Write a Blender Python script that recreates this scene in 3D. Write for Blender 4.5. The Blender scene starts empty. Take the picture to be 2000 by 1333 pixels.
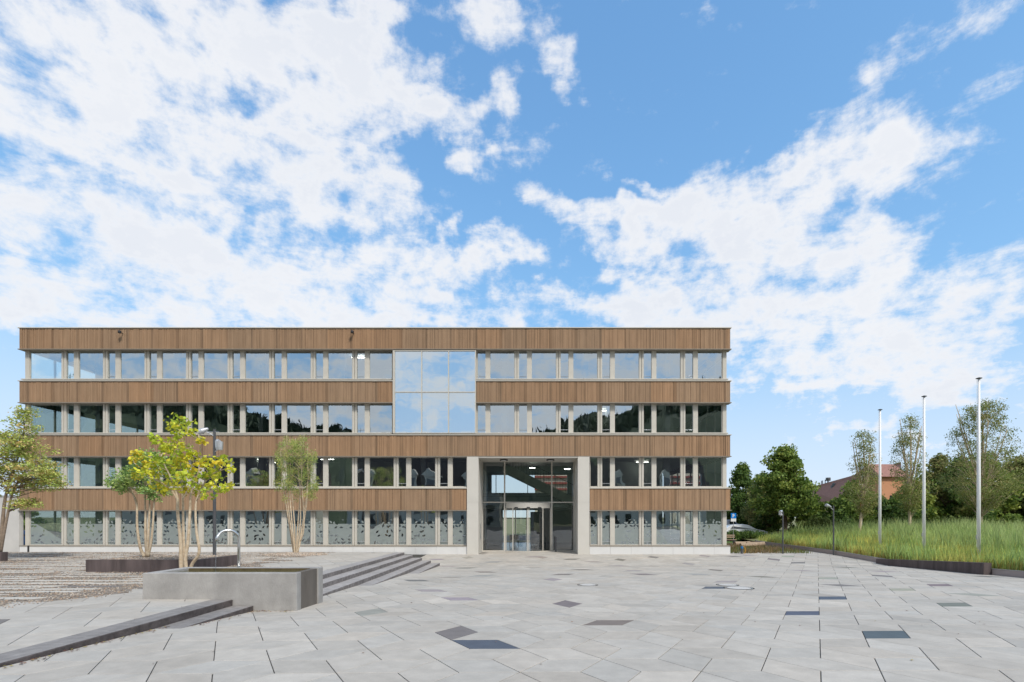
import bpy, bmesh, math, random
import numpy as np
from math import radians as R, sin, cos, pi, sqrt
from mathutils import Vector, Matrix
random.seed(7)
rng = np.random.default_rng(7)
SC = bpy.context.scene
COL = SC.collection

# ------------------------------------------------------------------ camera
F = 1000.0; VX = 1042.0; VY = 1010.0; EYE = 1.95
cam = bpy.data.cameras.new("camera"); camo = bpy.data.objects.new("camera", cam); COL.objects.link(camo)
camo.location = (0, 0, EYE); camo.rotation_euler = (R(90), 0, 0)
cam.sensor_width = 36; cam.lens = 18.0
cam.shift_x = (1000 - VX) / 2000; cam.shift_y = (VY - 666.5) / 2000
cam.clip_end = 6000; SC.camera = camo

# ------------------------------------------------------------------ light
SUN_EL, SUN_AZ = 48, 35          # azimuth measured from -Y (behind the camera) towards +X
SC.view_settings.view_transform = 'Standard'; SC.view_settings.look = 'None'
SC.view_settings.exposure = 0.76; SC.view_settings.gamma = 1
sl = bpy.data.lights.new("sun", 'SUN'); sl.energy = 2.0; sl.angle = R(10); sl.color = (1, .95, .88)
so = bpy.data.objects.new("sun", sl); COL.objects.link(so)
sd = Vector((sin(R(SUN_AZ)) * cos(R(SUN_EL)), -cos(R(SUN_AZ)) * cos(R(SUN_EL)), sin(R(SUN_EL))))
so.rotation_euler = sd.to_track_quat('Z', 'Y').to_euler()

def build_world():
    w = bpy.data.worlds.new("World"); SC.world = w; w.use_nodes = True
    nt = w.node_tree; nt.nodes.clear(); N = nt.nodes.new; L = nt.links.new
    out = N('ShaderNodeOutputWorld'); bg = N('ShaderNodeBackground'); bg.inputs[1].default_value = 1.0
    sky = N('ShaderNodeTexSky'); sky.sky_type = 'NISHITA'; sky.sun_disc = False
    sky.sun_elevation = R(SUN_EL); sky.sun_rotation = math.atan2(sd.x, sd.y)
    sky.air_density = 1.0; sky.dust_density = 0.6; sky.ozone_density = 1.6
    def math_(op, a, b=None, c=None, clamp=False):
        n = N('ShaderNodeMath'); n.operation = op; n.use_clamp = clamp
        for i, v in enumerate((a, b, c)):
            if v is None: continue
            if isinstance(v, (int, float)): n.inputs[i].default_value = v
            else: L(v, n.inputs[i])
        return n.outputs[0]
    tc = N('ShaderNodeTexCoord'); sep = N('ShaderNodeSeparateXYZ'); L(tc.outputs['Generated'], sep.inputs[0])
    dx, dy, dz = sep.outputs
    ay = math_('MAXIMUM', math_('ABSOLUTE', dy), .08)
    u = math_('DIVIDE', dx, ay); v = math_('DIVIDE', dz, ay)
    cmb = N('ShaderNodeCombineXYZ'); L(u, cmb.inputs[0]); L(v, cmb.inputs[1])
    wn = N('ShaderNodeTexNoise'); wn.inputs['Scale'].default_value = 9; wn.inputs['Detail'].default_value = 5; L(tc.outputs['Generated'], wn.inputs['Vector'])
    ws = N('ShaderNodeVectorMath'); ws.operation = 'SUBTRACT'; L(wn.outputs['Color'], ws.inputs[0]); ws.inputs[1].default_value = (.5, .5, .5)
    wm = N('ShaderNodeVectorMath'); wm.operation = 'MULTIPLY_ADD'; L(ws.outputs[0], wm.inputs[0]); wm.inputs[1].default_value = (.26, .26, 0); L(cmb.outputs[0], wm.inputs[2]); cmb = wm
    # cloud banks: direction of each bank (as tangent of azimuth / elevation), extent, tilt, weight
    banks = [(80, 120, 560, 250, 0, .75), (330, 380, 460, 150, -18, .62), (560, 290, 210, 95, -10, .62), (640, 330, 120, 90, 0, .2),
             (600, 590, 330, 115, -8, .62), (90, 620, 260, 70, 10, .35), (60, 400, 120, 110, 0, .3), (700, 110, 90, 110, 20, .50), (690, 210, 110, 70, 0, .50), (740, 60, 60, 45, 0, .3), (530, 110, 120, 70, 0, .3),
             (600, 30, 50, 60, 0, .6), (980, 45, 120, 65, 20, .62), (860, 230, 120, 80, 20, .45), (760, 440, 85, 110, -10, .5), (920, 335, 70, 38, 0, .58),
             (770, 600, 160, 70, 0, .4), (720, 520, 130, 40, 0, .4), (875, 475, 42, 32, 0, .55),
             (1490, 370, 260, 105, -20, .78), (1700, 350, 230, 85, -14, .6), (1700, 270, 60, 120, 30, .35), (1560, 470, 250, 120, -20, .5), (1640, 590, 430, 130, -8, .75),
             (1700, 700, 420, 120, 0, .35), (1250, 470, 85, 90, 0, .62), (1225, 395, 45, 38, 0, .55), (1110, 400, 95, 50, 20, .62), (990, 490, 75, 38, -15, .58), (1270, 345, 38, 20, 0, .55),
             (1980, 375, 90, 30, -18, .5), (1850, 140, 300, 120, -38, .27), (1120, 130, 35, 55, 0, .5), (1680, 120, 50, 60, -20, .36), (970, 180, 65, 38, -30, .48),
             (1270, 560, 50, 22, 0, .42), (1130, 590, 200, 40, 0, .32), (1000, 620, 500, 60, 0, .25), (1950, 520, 160, 60, -15, .3),
             (130, 440, 90, 50, 20, -.35), (420, 500, 110, 40, 10, -.15), (480, 165, 50, 40, 0, -.3), (480, 470, 55, 30, -30, -.25), (1480, 450, 60, 28, -30, -.3), (1500, 100, 300, 130, 0, -.2), (1130, 250, 250, 110, 0, -.1), (50, 790, 140, 60, 0, .3), (900, 330, 330, 260, 0, .07), (220, 570, 320, 90, -6, .28), (560, 440, 150, 130, 0, .30), (350, 450, 200, 80, 0, .25), (760, 380, 60, 50, 0, .3), (780, 600, 140, 50, 0, .3), (1560, 640, 460, 80, -5, .35), (1800, 640, 260, 70, -5, .2), (1225, 500, 60, 50, 0, .3), (860, 260, 90, 60, 30, .2), (700, 60, 110, 70, 0, .2), (450, 560, 160, 70, 0, .3), (1870, 720, 160, 60, 0, .3), (1750, 830, 260, 40, 0, .25)]
    acc = None
    for (px, py, rx, ry, rot, wt) in banks:
        m = N('ShaderNodeMapping'); m.vector_type = 'TEXTURE'
        m.inputs['Location'].default_value = ((px - VX) / F, (VY - py) / F, 0)
        m.inputs['Rotation'].default_value = (0, 0, -R(rot)); m.inputs['Scale'].default_value = (rx / F, ry / F, 1)
        L(cmb.outputs[0], m.inputs['Vector'])
        ln = N('ShaderNodeVectorMath'); ln.operation = 'LENGTH'; L(m.outputs[0], ln.inputs[0])
        mr = N('ShaderNodeMapRange'); mr.interpolation_type = 'SMOOTHSTEP'
        mr.inputs['From Min'].default_value = 1.35; mr.inputs['From Max'].default_value = .25
        mr.inputs['To Min'].default_value = 0; mr.inputs['To Max'].default_value = wt
        L(ln.outputs['Value'], mr.inputs['Value'])
        acc = mr.outputs[0] if acc is None else math_('ADD', acc, mr.outputs[0])
    front = math_('GREATER_THAN', dy, 0)
    acc = math_('MINIMUM', acc, .70)
    mask = math_('ADD', math_('MULTIPLY', acc, front), math_('MULTIPLY', math_('SUBTRACT', 1, front), .58))
    # cloud texture, stretched towards the horizon
    zz = math_('ADD', math_('MAXIMUM', dz, 0), .30)
    vd = N('ShaderNodeCombineXYZ'); L(math_('DIVIDE', dx, zz), vd.inputs[0]); L(math_('DIVIDE', dy, zz), vd.inputs[1]); L(math_('MULTIPLY', dz, 2.8), vd.inputs[2])
    n1 = N('ShaderNodeTexNoise'); n1.inputs['Scale'].default_value = 6.0; n1.inputs['Detail'].default_value = 12; n1.inputs['Roughness'].default_value = .66; n1.inputs['Distortion'].default_value = .25
    L(vd.outputs[0], n1.inputs['Vector'])
    n2 = N('ShaderNodeTexNoise'); n2.inputs['Scale'].default_value = 1.7; n2.inputs['Detail'].default_value = 4; L(vd.outputs[0], n2.inputs['Vector'])
    n3 = N('ShaderNodeTexNoise'); n3.inputs['Scale'].default_value = 19; n3.inputs['Detail'].default_value = 6; n3.inputs['Roughness'].default_value = .62; L(tc.outputs['Generated'], n3.inputs['Vector'])
    nn = math_('ADD', math_('MULTIPLY', n1.outputs[0], .72), math_('ADD', math_('MULTIPLY', n2.outputs[0], .22), math_('MULTIPLY', n3.outputs[0], .62)))
    d = math_('ADD', math_('MULTIPLY', math_('SUBTRACT', nn, .78), 5.4), math_('MULTIPLY', math_('SUBTRACT', mask, .35), 2.2))
    dens = N('ShaderNodeMapRange'); dens.interpolation_type = 'SMOOTHSTEP'; dens.inputs['From Min'].default_value = -.48; dens.inputs['From Max'].default_value = 1.05
    L(d, dens.inputs['Value'])
    # low haze near the horizon
    hz = N('ShaderNodeMapRange'); hz.inputs['From Min'].default_value = .33; hz.inputs['From Max'].default_value = .0; hz.inputs['To Max'].default_value = .55; L(dz, hz.inputs['Value'])
    dd = math_('MAXIMUM', math_('MULTIPLY', dens.outputs[0], .96), hz.outputs[0])
    shade = N('ShaderNodeMapRange'); shade.inputs['From Min'].default_value = .3; shade.inputs['From Max'].default_value = 1.3; L(d, shade.inputs['Value'])
    shade2 = math_('MULTIPLY', shade.outputs[0], math_('MULTIPLY', n2.outputs[0], 1.4), clamp=True)
    cc = N('ShaderNodeMix'); cc.data_type = 'RGBA'; cc.inputs[6].default_value = (.57, .571, .578, 1); cc.inputs[7].default_value = (.47, .49, .53, 1); L(shade2, cc.inputs[0])
    sk = N('ShaderNodeVectorMath'); sk.operation = 'SCALE'; sk.inputs['Scale'].default_value = .15; L(sky.outputs[0], sk.inputs[0])
    s3 = N('ShaderNodeSeparateXYZ'); L(sk.outputs[0], s3.inputs[0]); cb3 = N('ShaderNodeCombineXYZ')
    for i_, (M_, gn) in enumerate(((.32, .84), (.48, 1.22), (.70, 1.42))):      # keep the band above the horizon from burning out
        c_ = math_('MULTIPLY', s3.outputs[i_], gn); q_ = math_('DIVIDE', c_, M_)
        L(math_('DIVIDE', c_, math_('SQRT', math_('ADD', 1, math_('MULTIPLY', q_, q_)))), cb3.inputs[i_])
    sk = cb3
    mx = N('ShaderNodeMix'); mx.data_type = 'RGBA'; L(dd, mx.inputs[0]); L(sk.outputs[0], mx.inputs[6]); L(cc.outputs[2], mx.inputs[7])
    L(mx.outputs[2], bg.inputs[0]); L(bg.outputs[0], out.inputs[0])
build_world()

# ------------------------------------------------------------------ helpers
def P(px, py, D):
    return Vector(((px - VX) * D / F, D, EYE - (py - VY) * D / F))
def PX(px, D): return (px - VX) * D / F
def PZ(py, D): return EYE - (py - VY) * D / F

MATS = {}
def mat(name, col, rough=.7, var=.12, scale=6, bump=0, bscale=None, metal=0, attr=False, spec=.3, stretch=(1, 1, 1), detail=5, col2=None, trans=0, coat=0):
    m = bpy.data.materials.new(name); MATS[name] = m; m.use_nodes = True; nt = m.node_tree; N = nt.nodes.new; L = nt.links.new
    b = nt.nodes['Principled BSDF']; b.inputs['Roughness'].default_value = rough; b.inputs['Metallic'].default_value = metal
    b.inputs['Specular IOR Level'].default_value = spec
    if coat: b.inputs['Coat Weight'].default_value = coat
    tc = N('ShaderNodeTexCoord'); mp = N('ShaderNodeMapping'); mp.inputs['Scale'].default_value = stretch; L(tc.outputs['Object'], mp.inputs[0])
    n = N('ShaderNodeTexNoise'); n.inputs['Scale'].default_value = scale; n.inputs['Detail'].default_value = detail; n.inputs['Roughness'].default_value = .6; L(mp.outputs[0], n.inputs['Vector'])
    mr = N('ShaderNodeMapRange'); mr.inputs['From Min'].default_value = .25; mr.inputs['From Max'].default_value = .75
    L(n.outputs[0], mr.inputs['Value'])
    if col2 is None:
        mr.inputs['To Min'].default_value = 1 - var; mr.inputs['To Max'].default_value = 1 + var
        src = N('ShaderNodeVectorMath'); src.operation = 'SCALE'; L(mr.outputs[0], src.inputs['Scale'])
        if attr:
            a = N('ShaderNodeAttribute'); a.attribute_name = 'col'; L(a.outputs['Color'], src.inputs[0])
        else: src.inputs[0].default_value = col
        L(src.outputs[0], b.inputs['Base Color']); cs = src.outputs[0]
    else:
        mx = N('ShaderNodeMix'); mx.data_type = 'RGBA'; mx.inputs[6].default_value = (*col, 1); mx.inputs[7].default_value = (*col2, 1)
        L(mr.outputs[0], mx.inputs[0]); L(mx.outputs[2], b.inputs['Base Color']); cs = mx.outputs[2]
    if bump:
        n2 = N('ShaderNodeTexNoise'); n2.inputs['Scale'].default_value = bscale or scale * 4; n2.inputs['Detail'].default_value = 6; L(mp.outputs[0], n2.inputs['Vector'])
        bp = N('ShaderNodeBump'); bp.inputs['Strength'].default_value = bump; bp.inputs['Distance'].default_value = .02; L(n2.outputs[0], bp.inputs['Height']); L(bp.outputs[0], b.inputs['Normal'])
    if trans:
        t = N('ShaderNodeBsdfTranslucent'); L(cs, t.inputs[0]); ms = N('ShaderNodeMixShader'); ms.inputs[0].default_value = trans
        L(b.outputs[0], ms.inputs[1]); L(t.outputs[0], ms.inputs[2]); L(ms.outputs[0], nt.nodes['Material Output'].inputs[0])
    return m

def weathered(m, big=.10, bs=.45, speck=.10, ss=90):
    """large soft stains and fine speckle multiplied into the stone's own colour"""
    nt = m.node_tree; N = nt.nodes.new; L = nt.links.new; b = nt.nodes['Principled BSDF']
    src = b.inputs['Base Color'].links[0].from_socket; tc = N('ShaderNodeTexCoord')
    for sc_, amp in ((bs, big), (bs * 5, big * .6), (ss, speck)):
        n = N('ShaderNodeTexNoise'); n.inputs['Scale'].default_value = sc_; n.inputs['Detail'].default_value = 6; n.inputs['Roughness'].default_value = .7; L(tc.outputs['Object'], n.inputs['Vector'])
        mr = N('ShaderNodeMapRange'); mr.inputs['From Min'].default_value = .3; mr.inputs['From Max'].default_value = .7; mr.inputs['To Min'].default_value = 1 - amp; mr.inputs['To Max'].default_value = 1 + amp; L(n.outputs[0], mr.inputs['Value'])
        v = N('ShaderNodeVectorMath'); v.operation = 'SCALE'; L(src, v.inputs[0]); L(mr.outputs[0], v.inputs['Scale']); src = v.outputs[0]
    L(src, b.inputs['Base Color'])
def glass_mat(name, refl=.33, tint=(.55, .62, .60), gcol=(.92, .96, 1.0)):
    m = bpy.data.materials.new(name); MATS[name] = m; m.use_nodes = True; nt = m.node_tree; nt.nodes.clear(); N = nt.nodes.new; L = nt.links.new
    out = N('ShaderNodeOutputMaterial'); t = N('ShaderNodeBsdfTransparent'); t.inputs[0].default_value = (*tint, 1)
    g = N('ShaderNodeBsdfGlossy'); g.inputs['Roughness'].default_value = .0; g.inputs[0].default_value = (*gcol, 1)
    tc = N('ShaderNodeTexCoord'); n = N('ShaderNodeTexNoise'); n.inputs['Scale'].default_value = .9; n.inputs['Detail'].default_value = 1; L(tc.outputs['Object'], n.inputs['Vector'])
    bp = N('ShaderNodeBump'); bp.inputs['Strength'].default_value = .10; bp.inputs['Distance'].default_value = .05; L(n.outputs[0], bp.inputs['Height']); L(bp.outputs[0], g.inputs['Normal'])
    fr = N('ShaderNodeFresnel'); fr.inputs[0].default_value = 1.5
    ma = N('ShaderNodeMath'); ma.operation = 'MULTIPLY_ADD'; ma.inputs[1].default_value = 1.2; ma.inputs[2].default_value = refl - .05; ma.use_clamp = True; L(fr.outputs[0], ma.inputs[0])
    mx = N('ShaderNodeMixShader'); L(ma.outputs[0], mx.inputs[0]); L(t.outputs[0], mx.inputs[1]); L(g.outputs[0], mx.inputs[2]); L(mx.outputs[0], out.inputs[0])
    return m

def emit_mat(name, col, s):
    m = bpy.data.materials.new(name); MATS[name] = m; m.use_nodes = True; b = m.node_tree.nodes['Principled BSDF']
    b.inputs['Base Color'].default_value = (*col, 1); b.inputs['Emission Color'].default_value = (*col, 1); b.inputs['Emission Strength'].default_value = s
    return m

class MB:
    def __init__(s): s.v = []; s.f = []; s.c = []; s.m = []; s.col = None; s.mi = 0
    def face(s, pts):
        i = len(s.v); s.v.extend([tuple(p) for p in pts]); s.f.append(tuple(range(i, i + len(pts)))); s.c.append(s.col or (1, 1, 1)); s.m.append(s.mi)
    def faces(s, vs, fs):
        i = len(s.v); s.v.extend([tuple(p) for p in vs])
        for f in fs: s.f.append(tuple(i + k for k in f)); s.c.append(s.col or (1, 1, 1)); s.m.append(s.mi)
    def box(s, x0, x1, y0, y1, z0, z1, skip=''):
        vs = [(x0, y0, z0), (x1, y0, z0), (x1, y1, z0), (x0, y1, z0), (x0, y0, z1), (x1, y0, z1), (x1, y1, z1), (x0, y1, z1)]
        s.faces(vs, [(0, 3, 2, 1), (4, 5, 6, 7), (0, 1, 5, 4), (1, 2, 6, 5), (2, 3, 7, 6), (3, 0, 4, 7)])
    def bevbox(s, x0, x1, y0, y1, z0, z1, b=.015):
        # box with chamfered vertical+top edges
        pts = [(x0 + b, y0), (x1 - b, y0), (x1, y0 + b), (x1, y1 - b), (x1 - b, y1), (x0 + b, y1), (x0, y1 - b), (x0, y0 + b)]
        ins = [(x0 + b * 1.4, y0 + b), (x1 - b * 1.4, y0 + b), (x1 - b, y0 + b * 1.4), (x1 - b, y1 - b * 1.4), (x1 - b * 1.4, y1 - b), (x0 + b * 1.4, y1 - b), (x0 + b, y1 - b * 1.4), (x0 + b, y0 + b * 1.4)]
        vs = [(p[0], p[1], z0) for p in pts] + [(p[0], p[1], z1 - b) for p in pts] + [(p[0], p[1], z1) for p in ins]
        fs = [tuple(reversed(range(8))), tuple(range(16, 24))]
        for k in range(8):
            j = (k + 1) % 8; fs += [(k, j, 8 + j, 8 + k), (8 + k, 8 + j, 16 + j, 16 + k)]
        s.faces(vs, fs)
    def tube(s, pts, rads, n=8, cap=True):
        pts = [Vector(p) for p in pts]
        if isinstance(rads, (int, float)): rads = [rads] * len(pts)
        vs = []; up = Vector((0, 0, 1)); ref = None
        for i, p in enumerate(pts):
            d = (pts[min(i + 1, len(pts) - 1)] - pts[max(i - 1, 0)])
            if d.length < 1e-6: d = Vector((0, 0, 1))
            d.normalize()
            if ref is None:
                ref = d.cross(Vector((0, 1, 0)) if abs(d.y) < .9 else Vector((1, 0, 0))).normalized()
            ref = (ref - d * ref.dot(d)).normalized(); b = d.cross(ref)
            for k in range(n):
                a = 2 * pi * k / n; vs.append(p + (ref * cos(a) + b * sin(a)) * rads[i])
        fs = []
        for i in range(len(pts) - 1):
            for k in range(n):
                j = (k + 1) % n; fs.append((i * n + k, i * n + j, (i + 1) * n + j, (i + 1) * n + k))
        if cap: fs.append(tuple(reversed(range(n)))); fs.append(tuple(range((len(pts) - 1) * n, len(pts) * n)))
        s.faces(vs, fs)
    def lathe(s, prof, c=(0, 0, 0), n=16):
        vs = []; fs = []
        for (r, z) in prof:
            for k in range(n): a = 2 * pi * k / n; vs.append((c[0] + r * cos(a), c[1] + r * sin(a), c[2] + z))
        for i in range(len(prof) - 1):
            for k in range(n): j = (k + 1) % n; fs.append((i * n + k, i * n + j, (i + 1) * n + j, (i + 1) * n + k))
        fs.append(tuple(reversed(range(n)))); fs.append(tuple(range((len(prof) - 1) * n, len(prof) * n)))
        s.faces(vs, fs)
    def prism(s, poly, z0, z1):   # poly ccw in xy; z may be callables
        f0 = z0 if callable(z0) else (lambda p: z0); f1 = z1 if callable(z1) else (lambda p: z1)
        n = len(poly); vs = [(p[0], p[1], f0(p)) for p in poly] + [(p[0], p[1], f1(p)) for p in poly]
        fs = [tuple(reversed(range(n))), tuple(range(n, 2 * n))] + [(k, (k + 1) % n, n + (k + 1) % n, n + k) for k in range(n)]
        s.faces(vs, fs)
    def build(s, name, m, parent=None, smooth=False, colattr=False, loc=None, label=None):
        me = bpy.data.meshes.new(name); me.from_pydata(s.v, [], s.f); me.update()
        for mm in (m if isinstance(m, (list, tuple)) else [m]): me.materials.append(mm)
        if isinstance(m, (list, tuple)): me.polygons.foreach_set('material_index', s.m)
        if colattr:
            a = me.color_attributes.new('col', 'FLOAT_COLOR', 'CORNER'); arr = []
            for c, f in zip(s.c, s.f): arr.extend([c[0], c[1], c[2], 1] * len(f))
            a.data.foreach_set('color', arr)
        if smooth: me.polygons.foreach_set('use_smooth', [True] * len(me.polygons))
        o = bpy.data.objects.new(name, me); COL.objects.link(o)
        if parent: o.parent = parent
        if loc: o.location = loc
        if label: o['label'] = label
        return o

def quick_mesh(name, verts, k, cols, m, parent=None):
    """verts: (n,k,3) array of k-gons; cols (n,3)"""
    n = len(verts); me = bpy.data.meshes.new(name)
    me.vertices.add(n * k); me.vertices.foreach_set('co', verts.reshape(-1).astype(np.float32))
    me.loops.add(n * k); me.loops.foreach_set('vertex_index', np.arange(n * k, dtype=np.int32))
    me.polygons.add(n); me.polygons.foreach_set('loop_start', np.arange(0, n * k, k, dtype=np.int32))
    me.polygons.foreach_set('loop_total', np.full(n, k, dtype=np.int32))
    me.update(calc_edges=True)
    a = me.color_attributes.new('col', 'FLOAT_COLOR', 'CORNER')
    c = np.ones((n, k, 4), dtype=np.float32); c[:, :, :3] = cols[:, None, :]; a.data.foreach_set('color', c.reshape(-1))
    me.materials.append(m); me.validate()
    o = bpy.data.objects.new(name, me); COL.objects.link(o)
    if parent: o.parent = parent
    return o

def tag(o, label=None, cat=None, group=None, kind=None):
    if label: o['label'] = label
    if cat: o['category'] = cat
    if group: o['group'] = group
    if kind: o['kind'] = kind
    return o
def thing(name, label, cat, loc=(0, 0, 0), group=None):
    o = bpy.data.objects.new(name, None); COL.objects.link(o); o.location = loc; o.empty_display_size = .3
    return tag(o, label, cat, group)
def copy_tree(o, parent=None, loc=None):
    c = o.copy(); COL.objects.link(c); c.parent = parent
    if loc is not None: c.location = loc
    for ch in list(o.children): copy_tree(ch, c)
    return c

# ------------------------------------------------------------------ materials
M_pave = mat('paving', (.4, .4, .4), .75, .09, 3.5, .15, 60, attr=True, detail=9)
M_joint = mat('joint', (.06, .057, .052), .95, .2, 20)
M_step = mat('step_side_shade', (.17, .155, .15), .85, .45, 7, .5, 50, detail=12)  # upright step faces: shade put into a darker copy of the tread stone
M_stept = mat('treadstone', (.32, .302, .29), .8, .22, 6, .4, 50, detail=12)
M_kerb = mat('kerb_side_shade', (.085, .072, .070), .85, .5, 7, .6, 50, detail=12)  # kerb fronts: same stone as the tops, darkened in colour for side shade
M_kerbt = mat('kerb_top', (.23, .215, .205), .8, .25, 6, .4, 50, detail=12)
M_gravel = mat('gravel', (.32, .27, .22), .95, .35, 30, .8, 60, col2=(.16, .14, .12))
M_peb = mat('pebbles', (.3, .3, .3), .9, .15, 40, attr=True)
M_conc = mat('concrete', (.325, .312, .295), .8, .16, 1.6, .25, 40, detail=12, stretch=(1, 1, .45))
M_concd = mat('concrete_dark', (.12, .105, .09), .6, .3, 2.5, .2, 30, stretch=(1, 1, .3), detail=8)  # darker concrete for the recessed trough end and the basin floor
M_concw = mat('concrete_wall', (.50, .485, .46), .8, .07, 1.6, .1, 40, detail=10)
M_steelr = mat('weathered_steel', (.10, .078, .076), .65, .5, 2.2, .1, 30, stretch=(1.6, 1.6, .2), detail=9)
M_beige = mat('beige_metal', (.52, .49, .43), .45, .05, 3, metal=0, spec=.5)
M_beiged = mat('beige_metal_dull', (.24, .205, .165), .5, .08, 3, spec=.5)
M_portal = mat('portal_panel', (.55, .525, .475), .5, .04, 1.5, spec=.4)
M_plinth = mat('plinth', (.62, .615, .60), .7, .04, 2)
weathered(M_pave, .07, .35, .09, 70)
for m_ in (M_step, M_stept, M_kerb, M_kerbt, M_conc): weathered(m_, .14, .8, .12, 60)
M_wood = mat('timber', (.3, .2, .1), .75, .14, .8, .2, 30, attr=True, stretch=(3, 3, .8), detail=10)
M_back = mat('dark_backing', (.05, .035, .025), .9, .1, 3)
M_int = mat('interior_wall', (.50, .55, .51), .9, .06, 1)
M_intd = mat('interior_dark', (.10, .11, .105), .9, .1, 1)
M_ceil = mat('ceiling', (.42, .45, .42), .9, .05, 1)
M_col = mat('interior_column', (.30, .31, .31), .8, .08, 2)
M_green = mat('stair_concrete', (.22, .25, .215), .8, .1, 2)
M_black = mat('black_metal', (.02, .02, .022), .45, .1, 3, spec=.5)
M_dark = mat('anthracite', (.07, .072, .078), .5, .1, 3, spec=.5)
M_steel = mat('stainless', (.62, .62, .61), .28, .05, 3, metal=.9)
M_alu = mat('aluminium', (.55, .56, .57), .35, .05, 3, metal=.6)
M_white = mat('white_paint', (.78, .78, .77), .4, .03, 3, spec=.5)
M_glass = glass_mat('glass', .50, (.90, .96, .93), (.86, .95, 1.0))
M_glass2 = glass_mat('glass_stair', .68, (.5, .58, .58), (.86, .95, 1.0))
M_glass3 = glass_mat('glass_entrance', .17, (.80, .87, .84))
M_lamp = emit_mat('lit_lamp', (1, .97, .9), 6.0)
M_bark = mat('pale_bark', (.66, .56, .42), .85, .3, 9, .4, 30, col2=(.40, .29, .18))
M_barkd = mat('dark_bark', (.14, .10, .075), .9, .3, 9, .4, 30)
M_leaf = mat('leaves', (1, 1, 1), .55, .12, 5, attr=True, trans=.35, spec=.25)
M_grassb = mat('grass_blades', (1, 1, 1), .65, .22, .35, attr=True, trans=.42, spec=.15)
M_soil = mat('field', (.12, .15, .05), .95, .3, 2, .5, 12, col2=(.22, .19, .11))
M_asph = mat('asphalt', (.075, .075, .075), .9, .2, 12, .3, 60)
M_path = mat('path', (.165, .14, .13), .9, .12, 4, .3, 60)
M_water = mat('water', (.10, .092, .045), .12, .3, 5, .15, 8, spec=.12)
M_tile = mat('roof_tile', (.30, .155, .125), .8, .2, 4, .4, 10)
M_tiled = mat('roof_tile_dark', (.05, .035, .03), .85, .2, 4)
M_orange = mat('orange_render', (.55, .27, .15), .85, .05, 2)
M_cream = mat('cream_render', (.5, .46, .38), .85, .05, 2)

# ------------------------------------------------------------------ levels
E_PTS = [(-200, 2.0), (3, 1.90), (5, 1.935), (6.8, 2.0), (9.75, 2.10), (12.1, 2.225), (28.1, 2.684), (34.1, 2.49), (40, 2.45), (60, 2.2)]
def zp(D):                                   # plaza level
    for (a, ea), (b, eb) in zip(E_PTS, E_PTS[1:]):
        if D <= b: return EYE - (ea + (eb - ea) * (D - a) / (b - a))
    return EYE - E_PTS[-1][1]
X1 = -7.10; TR = .49; RS = .146; DS = 28.1; DB = 34.1
def zt(D): return 0.0 if D <= DS else -.41 * (D - DS) / (DB - DS)     # terrace level
def tx(D): return X1 if D <= DS else X1 - 1.5 * (D - DS) / (DB - DS)  # edge of the terrace

# ------------------------------------------------------------------ base ground
g = MB(); g.face([(-2500, -2500, -1.0), (2500, -2500, -1.0), (2500, 2500, -1.0), (-2500, 2500, -1.0)])
tag(g.build('ground', M_soil), kind='structure')
# beds under the slabs (dark joints)
g = MB(); ys = [-30, 3, 5, 6.8, 9.75, 12.1, 28.1, 34.1, 37.2]
for a, b in zip(ys, ys[1:]):
    for xa, xb in ((X1 + .012, 2), (2, 19.88)):
        g.face([(xa, a, zp(a) - .013), (xb, a, zp(a) - .013), (xb, b, zp(b) - .013), (xa, b, zp(b) - .013)])
g.face([(-9.0, 28.1, zp(28.1) - .014), (X1, 28.1, zp(28.1) - .014), (X1, 34.1, zp(34.1) - .014), (-9, 34.1, zp(34.1) - .014)])
tag(g.build('plaza_bed', M_joint), kind='structure')

# lozenge paving -----------------------------------------------------------
def ccw(p):
    a = sum(p[i][0] * p[(i + 1) % len(p)][1] - p[(i + 1) % len(p)][0] * p[i][1] for i in range(len(p)))
    return p if a > 0 else p[::-1]
def clip(poly, nx, ny, c):      # keep nx*x+ny*y<=c
    out = []
    for i in range(len(poly)):
        a = poly[i]; b = poly[(i + 1) % len(poly)]; da = nx * a[0] + ny * a[1] - c; db = nx * b[0] + ny * b[1] - c
        if da <= 0: out.append(a)
        if (da < 0 < db) or (db < 0 < da):
            t = da / (da - db); out.append((a[0] + (b[0] - a[0]) * t, a[1] + (b[1] - a[1]) * t))
    return out
def inset(poly, d):
    n = len(poly); res = []
    for i in range(n):
        p0 = Vector(poly[i - 1]); p = Vector(poly[i]); p1 = Vector(poly[(i + 1) % n])
        e0 = (p - p0); e1 = (p1 - p)
        if e0.length < 1e-4 or e1.length < 1e-4: return None
        e0.normalize(); e1.normalize(); n0 = Vector((-e0.y, e0.x)); n1 = Vector((-e1.y, e1.x))
        k = 1 + n0.dot(n1)
        k = max(k, .22)
        res.append(tuple(p + (n0 + n1) * (d / k)))
    return res
def area(p): return abs(sum(p[i][0] * p[(i + 1) % len(p)][1] - p[(i + 1) % len(p)][0] * p[i][1] for i in range(len(p)))) / 2
def slab(mb, poly, zf, gap, col):
    gap *= 1.15
    poly = ccw(poly)
    if len(poly) < 3 or area(poly) < .004: return
    q = inset(poly, gap); q2 = inset(poly, gap + .004)
    if not q or not q2: return
    n = len(q); mb.col = col
    vs = [(p[0], p[1], zf(p[1]) - .013) for p in q] + [(p[0], p[1], zf(p[1]) - .003) for p in q] + [(p[0], p[1], zf(p[1])) for p in q2]
    fs = [tuple(range(2 * n, 3 * n))]
    for k in range(n):
        j = (k + 1) % n; fs += [(k, j, n + j, n + k), (n + k, n + j, 2 * n + j, 2 * n + k)]
    mb.faces(vs, fs)
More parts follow.
